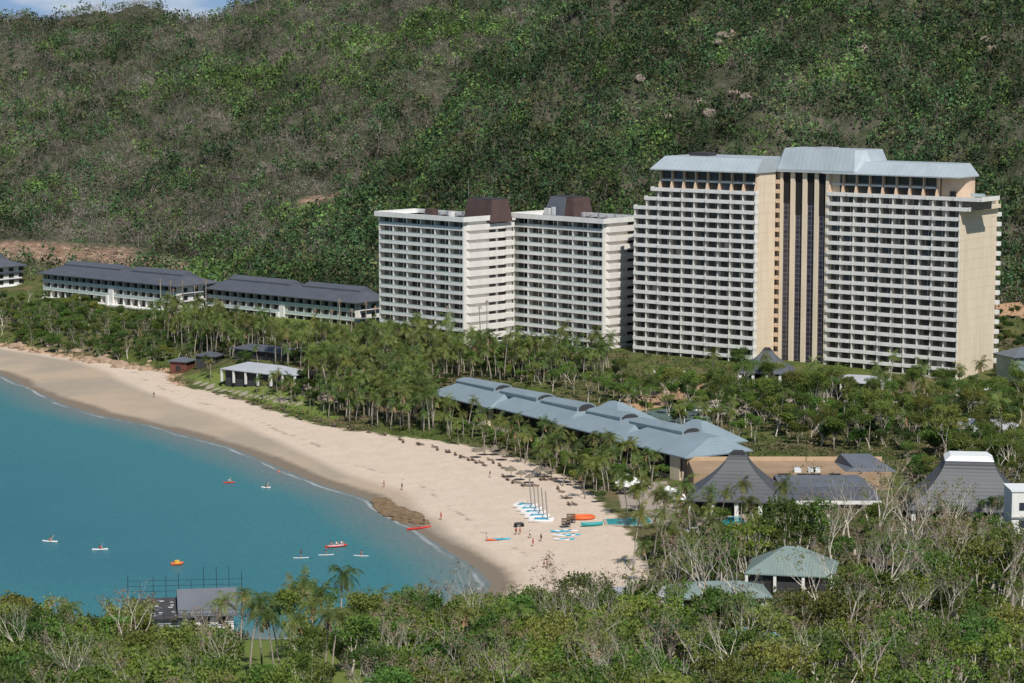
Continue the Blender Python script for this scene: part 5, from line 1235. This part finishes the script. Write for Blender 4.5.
# sun loungers
def lounger_proto():
    T=thing('sun_lounger','x','sun lounger',(0,0,0),0,'sun loungers along the sand edge')
    m=MB(); m.box(-.95,.35,-.32,.32,.28,.36,'wood'); m.build('seat',T)
    m=MB(); m.rings([[(.36,-.32,.28),(.36,.32,.28),(.36,.32,.36),(.36,-.32,.36)],[(.95,-.32,.66),(.95,.32,.66),(.92,.32,.74),(.92,-.32,.74)]],'wood'); m.build('backrest',T)
    m=MB(); m.box(-.9,.3,-.28,.28,.365,.42,'charcoal'); m.build('towel',T)
    for x in (-.85,.3):
        for y in (-.28,.28): m=MB(); m.box(x-.03,x+.03,y-.03,y+.03,-.1,.28,'wood'); m.build('leg',T)
    return T
lp=lounger_proto(); first=True
LE=[(216,394),(232,399),(250,404),(268,410),(285,413),(300,420),(318,423),(334,427),(350,431),(366,433),(384,436),(402,442),(420,446),(436,450),(448,453),(458,457),(466,460),(474,463),(483,465),(492,463),(501,468),(506,480),(515,484),(525,487),(534,487),(542,482),(552,481),(560,492),(566,499),(572,506)]
for i,(u,v) in enumerate(LE):
    for j in range(2):
        g=G(u+j*4-2+random.uniform(-1,1),v+j*1.2)
        T=lp if first else copy_tree(lp); first=False; T.location=g; T.rotation_euler=(0,0,random.uniform(-.5,.5)+R(120))
# rock shelf, boulders
def rocky(name,label,cat,loc,sx,sy,sz,matn,seed,sub=3,kind=None,group=None):
    bm=bmesh.new(); bmesh.ops.create_icosphere(bm,subdivisions=sub,radius=1)
    for v_ in bm.verts:
        q=v_.co*1.6+Vector((seed*3.1,seed,0)); k_=1+.35*mnoise.noise(q)+.18*mnoise.noise(q*3.1); v_.co=Vector((v_.co.x*sx*k_,v_.co.y*sy*k_,v_.co.z*sz*k_))
    me=bpy.data.meshes.new(name); bm.to_mesh(me); bm.free(); me.materials.append(M[matn]); o=bpy.data.objects.new(name,me); C.objects.link(o); o.location=loc
    return tag(o,label,cat,group,kind)
ii=0
for (u,v,sx,sy) in ((388,503,5,9),(396,508,6,9),(406,512,6,8),(416,517,6,7),(392,512,4,5),(405,521,4,5),(424,521,4,4)):
    g=G(u,v); g.z=min(g.z,.7); rocky('rock_shelf',['upper left end','upper middle','centre','lower middle','seaward left lobe','seaward right lobe','lower right tip'][ii]+' of the flat brown rock shelf at the water line','rock shelf',(g.x,g.y,g.z-.10),sx*.75,sy*.9,.17,'reef_rock',ii+1,4,group='flat brown rocks at the water line'); ii+=1
rnd=random.Random(9)
for i in range(34):
    u=rnd.uniform(2,150); v=np.interp(u,[0,60,100,150],[348,358,365,372])-rnd.uniform(0,7); g=G(u,v); r=rnd.uniform(.7,2.2)
    rocky('boulder','x','boulder',(g.x,g.y,g.z),r*1.3,r,r*.75,'rock' ,i+20,2,group='boulders along the left beach bank')
for i,(u,v,r) in enumerate([(724,40,3.5),(731,45,2.6),(718,47,2.2),(700,112,2.8),(709,117,3.2),(672,214,2.4),(862,52,3),(852,49,2.2),(481,52,2.6),(735,98,2.5),(745,103,3.0),(668,122,2.2),(640,88,2.4),(985,45,3.0),(992,52,2.4)]):
    g=G(u,v)
    rocky('hill_rock',['upper','middle','lower','left','right','lone','first','second','high','inner','outer','small','far','tall','last'][i]+' pale rock outcrop showing through the hillside trees near '+('the top centre' if 600<u<760 and v<90 else 'the right of the ridge' if u>800 else 'the middle slope' if u>600 else 'the upper centre left'),'rock',(g.x,g.y,g.z+.9),r*.95,r*.6,r*.75,'hill_rock',i+60,2,group='pale rocks on the hillside')
# white parasols
def para_proto():
    T=thing('white_parasol','x','parasol',(0,0,0),0,'white parasols by the pool')
    m=MB(); m.tube([(0,0,-.3),(0,0,2.7)],.05,6,'hull_white'); m.build('pole',T)
    m=MB(); m.rect_rings([(-1.7,1.7,-1.7,1.7,2.15),(-1.7,1.7,-1.7,1.7,2.3),(-.35,.35,-.35,.35,3.0)],'canvas',cap0=True); cn=m.build('canopy',T)
    m=MB(); m.rect_rings([(-.55,.55,-.55,.55,3.02),(-.05,.05,-.05,.05,3.35)],'canvas'); m.build('vent_cap',cn); return T
pp=para_proto()
PAR=[(622,492,'leftmost white parasol of the left cluster'),(628,490,'tallest white parasol of the left cluster'),(634,494,'rightmost white parasol of the left cluster'),(626,496,'front white parasol of the left cluster'),(668,503,'left white parasol of the cluster beside the grey tent hall'),(675,506,'middle white parasol of the cluster beside the grey tent hall'),(683,509,'right white parasol of the cluster beside the grey tent hall'),(755,512,'single white parasol in front of the grey tent hall')]
for i,(u,v,l) in enumerate(PAR):
    T=pp if i==0 else copy_tree(pp); T.location=G(u,v); T['label']=l; T.rotation_euler=(0,0,random.uniform(0,1.5))
# pools, courts
def slab(px,z,matn,name,label,cat,kind=None,edge=None,th=.5):
    q=[G(u,v) for u,v in px]; z=max(a.z for a in q)+.12; P0=[P(u,v,z) for u,v in px]; m=MB(); m.rings([[(p.x,p.y,z-th) for p in P0],[(p.x,p.y,z) for p in P0]],matn)
    o=m.build(name)
    if edge:
        c=sum(P0,Vector())/len(P0); m=MB(); m.rings([[((p.x-c.x)*1.12+c.x,(p.y-c.y)*1.12+c.y,zz) for p in P0] for zz in (z-1.5,z-.06)],edge); o2=m.build('pool_surround',o) 
    return tag(o,label,cat,None,kind)
slab([(606,519),(648,517),(652,522),(640,525),(608,524)],5.3,'pool','swimming_pool','turquoise pool strip under the palms right of the orange ring raft','pool',edge='paving')
slab([(720,518),(738,516),(746,522),(724,526)],5.6,'pool','swimming_pool','small turquoise pool in front of the grey tent hall','pool',edge='paving')
slab([(722,630),(764,626),(786,640),(738,645)],5.7,'pool','swimming_pool','aqua blue rectangular pool below the green roofed houses','pool',edge='concrete')
slab([(640,412),(700,404),(712,420),(640,428)],5.7,'court','tennis_court','grey-green tennis court behind the long pavilion','tennis court')
slab([(622,386),(636,384),(638,389),(624,391)],6.4,'court_blue','blue_court','small blue court surface at the left foot of the tower','court')
# vehicles
def car_proto(kind):
    T=thing('parked_car' if kind=='car' else 'golf_buggy','x','car' if kind=='car' else 'golf buggy',(0,0,0),0,'cars parked among the gum trees' if kind=='car' else 'golf buggies parked in rows')
    if kind=='car':
        m=MB(); m.rect_rings([(-2.1,2.1,-.85,.85,.35),(-2.15,2.15,-.88,.88,.75),(-2.0,2.0,-.82,.82,.95)],'car_white'); m.build('body',T)
        m=MB(); m.rect_rings([(-1.6,1.1,-.76,.76,.95),(-1.2,.6,-.66,.66,1.42)],'glass'); m.build('window',T)
        m=MB(); m.box(-1.22,.62,-.67,.67,1.42,1.5,'car_white'); m.build('roof',T)
    else:
        m=MB(); m.rect_rings([(-1.2,1.2,-.55,.55,.3),(-1.2,1.2,-.58,.58,.6),(-1.0,1.1,-.5,.5,.7)],'car_white'); m.build('body',T)
        m=MB(); m.box(-1.05,.95,-.6,.6,1.75,1.87,'hull_white'); m.build('roof',T)
        for x in (-.95,.85):
            for y in (-.5,.5): m=MB(); m.box(x-.04,x+.04,y-.04,y+.04,.65,1.75,'charcoal'); m.build('post',T)
        m=MB(); m.box(-.5,.1,-.5,.5,.7,1.0,'cream_wall'); m.build('seat',T)
    for x in (-1.3,1.3) if kind=='car' else (-.8,.8):
        for y in (-.8,.8) if kind=='car' else (-.5,.5): m=MB(); m.tube([(x,y-.11,.32),(x,y+.11,.32)],.32,10,'tyre'); m.build('wheel',T)
    return T
bp_=car_proto('buggy'); cp_=car_proto('car')
first=True
for row,(pts,lab) in enumerate((([(958+i*5.6,402-i*.9) for i in range(8)],'in the row under the tower end'),([(1010+i*4,371-i*1.2) for i in range(4)],'in the short row at the right edge'))):
    for i,(u,v) in enumerate(pts):
        T=bp_ if first else copy_tree(bp_); first=False; T.location=P(u,v,5.6 if row==0 else 8.5); T.location.z=max(T.location.z-.5,hz(T.location.x,T.location.y)); T.rotation_euler=(0,0,R(65))
        T['label']=('leftmost','second','third','fourth','fifth','sixth','seventh','rightmost')[i if not(row and i==3) else 7]+' white roofed golf buggy '+lab
first=True
for (u,v,l,rz) in ((706,395,'white van-like car in the dirt lot below the tower',20),(690,411,'white car leftmost beside the tennis court',75),(700,413,'white car second beside the tennis court',75),(712,414,'white car third beside the tennis court',75),(724,416,'white car at the right end of the row near the tennis court',75),(826,431,'white car alone under the gum trees',10),(852,404,'white car on the drive left of the entrance porch',30),(898,406,'white car on the drive right of the entrance porch',20),(695,538,'white car beside the tall palms near the small pool',15)):
    T=cp_ if first else copy_tree(cp_); first=False; T.location=G(u,v); T.rotation_euler=(0,0,R(rz)); T['label']=l
# white pergola by the dark pavilion, lamp posts
g=G(755,400); T=thing('white_pergola','white arched pergola frame in front of the dark tent roofed pavilion','pergola',(g.x,g.y,g.z),0)
for i in range(4):
    m=MB(); x=-3+i*2; m.tube([(x,-1,0),(x,-1,2.4),(x,0,3.1),(x,1,2.4),(x,1,0)],.13,5,'hull_white'); m.build('arch',T)
m=MB(); m.box(-3.2,3.2,-.1,.1,3.1,3.25,'hull_white'); m.build('ridge_beam',T)
i=0
for (u,v) in ((654,400),(684,398),(585,372),(318,368),(396,368)):
    g=G(u,v); T=thing('lamp_post',['left pale lamp post in the dirt lot','right pale lamp post in the dirt lot','lamp post among palms below the right white block','lamp post behind the beach club','lamp post left of the white blocks'][i],'lamp post',(g.x,g.y,g.z),0); i+=1
    m=MB(); m.tube([(0,0,0),(0,0,7)],[.12,.08],6,'concrete'); m.build('post',T)
    m=MB(); m.disc_lathe([(.08,6.9),(.32,7.1),(.34,7.5),(.1,7.7)],8,'foam'); m.build('lamp_head',T)
# bare tall palm trunks before the lodges
i=0
for (u,v,h) in ((96+65,318,14),(171,322,15),(174,325,13),(184,320,14),(196,322,13),(206,318,14),(316,345,12),(332,350,13),(340,345,15),(352,352,14),(366,348,15),(376,352,15),(448,352,15),(480,352,15),(487,350,16)):
    g=G(u,v); T=thing('stripped_palm','x','palm tree',(g.x,g.y,g.z),random.uniform(0,6),'stripped palm trunks before the lodges')
    m=MB(); m.tube([(0,0,-.5),(.1,0,h*.5),(random.uniform(-.4,.4),0,h)],[.22,.17,.12],6,'palm_bark'); m.build('trunk',T)
    m=MB()
    for k in range(5):
        a=k*1.3; m.poly([(0,0,h-.1),(.1,0,h),(math.cos(a)*.7,math.sin(a)*.7,h-.9),(math.cos(a)*.55,math.sin(a)*.55,h-1.2)],'dead_frond')
    m.build('frond_stubs',T)
# ------------------------------------------------------------ unique labels for the repeats, from what stands above or beside them
LM_MID=[(15,'the left lodge'),(75,'the middle lodge left'),(140,'the middle lodge right'),(200,'the gap between lodges'),(255,'the beach club'),(300,'the beach club annex'),(345,'the right lodge end'),(400,'the antenna block end'),(445,'the antenna block'),(490,'the brown plant room'),(530,'the stripped plant room'),(575,'the right white block'),(620,'the right block end wall'),(660,'the tower left edge'),(715,'the tower left wing'),(767,'the dark tent pavilion'),(810,'the dark lift strips'),(862,'the entrance porch'),(915,'the tower right wing'),(965,'the cream end wall'),(1010,'the right frame edge')]
LM_FG=[(20,'the open water'),(85,'the small white kayaks'),(150,'the unfinished house'),(205,'the gabled house'),(260,'the lawn palms'),(310,'the paddle boards'),(365,'the last paddle board'),(420,'the red canoe'),(475,'the wet sand end'),(530,'the catamarans'),(585,'the orange ring raft'),(645,'the flat boat shed'),(715,'the garden lodge'),(795,'the green hip roof'),(865,'the tan hall end'),(930,'the capped roof edge'),(985,'the white roof cap'),(1020,'the white building')]
ORD=['leftmost','second','third','fourth','fifth','sixth','seventh','eighth','ninth','tenth','eleventh','twelfth','thirteenth','fourteenth','fifteenth','sixteenth']
def pix(o):
    p=o.location; d=Vector((p.x,p.y,p.z-CAMZ)); f=Vector((0,cp,-sp)); up_=Vector((0,sp,cp)); z=d.dot(f); return 512+F_PX*d.x/z, 341.5-F_PX*d.dot(up_)/z
BASE={'tall bare trees before the green roofs':'tall tree','trees screening the scaffolded house':'screening tree','trees right of the tan hall':'tree','palms of the dense grove':'slender palm','palms on the beach club lawn':'short lawn palm','palms along the sand before the pavilion':'sand edge palm','palms below the tower':'tall palm','palms around the pool':'pool palm','scrub trees on the beach bank':'bank scrub tree','broadleaf trees under the palm grove':'small broadleaf tree','beach trees before the pavilion':'round beach tree','gum trees in the belt below the tower':'gum tree','gum trees around the white capped roof':'grey gum','half bare trees of the lower right foreground':'half bare tree','tangled trees right of the green roofed house':'tangled tree','trees between pool and green roofed houses':'garden tree','many stemmed trees of the lower left foreground':'many stemmed tree','pale stemmed trees of the centre foreground':'pale stemmed tree','slim trees at the foreground lawn':'slim lawn tree','sun loungers along the sand edge':'sun lounger','boulders along the left beach bank':'orange-brown boulder','stripped palm trunks before the lodges':'bare palm trunk'}
groups={}
for o in bpy.data.objects:
    if o.parent is None and o.get('group') in BASE: groups.setdefault(o['group'],[]).append(o)
for gname,objs in groups.items():
    B_={}
    for o in objs:
        u,v=pix(o); fg=v>520; LM=LM_FG if fg else LM_MID
        lm=min(LM,key=lambda q:abs(q[0]-u))[1]; B_.setdefault((lm,fg),[]).append((u,v,o))
    for (lm,fg),L_ in B_.items():
        L_.sort(key=lambda q:q[1]); nrow=max(1,math.ceil(len(L_)/9))
        rows=np.array_split(np.arange(len(L_)),nrow)
        for ri,idx in enumerate(rows):
            rn='' if nrow==1 else ('back row ' if ri==0 else ('front row ' if ri==nrow-1 else ['','second row ','third row ','fourth row ','fifth row ','sixth row ','seventh row '][ri]))
            R_=sorted([L_[i] for i in idx],key=lambda q:q[0])
            for j,(u,v,o) in enumerate(R_):
                kd=o.name.split('.')[0]; adj={'gum_tree':'pale trunked ','bare_tree':'leafless ','leafy_tree':'dense green ','stem_tree':'many stemmed '}.get(kd,'')
                b_=BASE[gname]; adj='' if adj.strip() and adj.split()[0] in b_ else adj
                o['label']=f"{adj}{b_} below {lm}, {rn}"+('leftmost' if j==0 and len(R_)>1 else ('alone there' if len(R_)==1 else ORD[j]+' from left'))
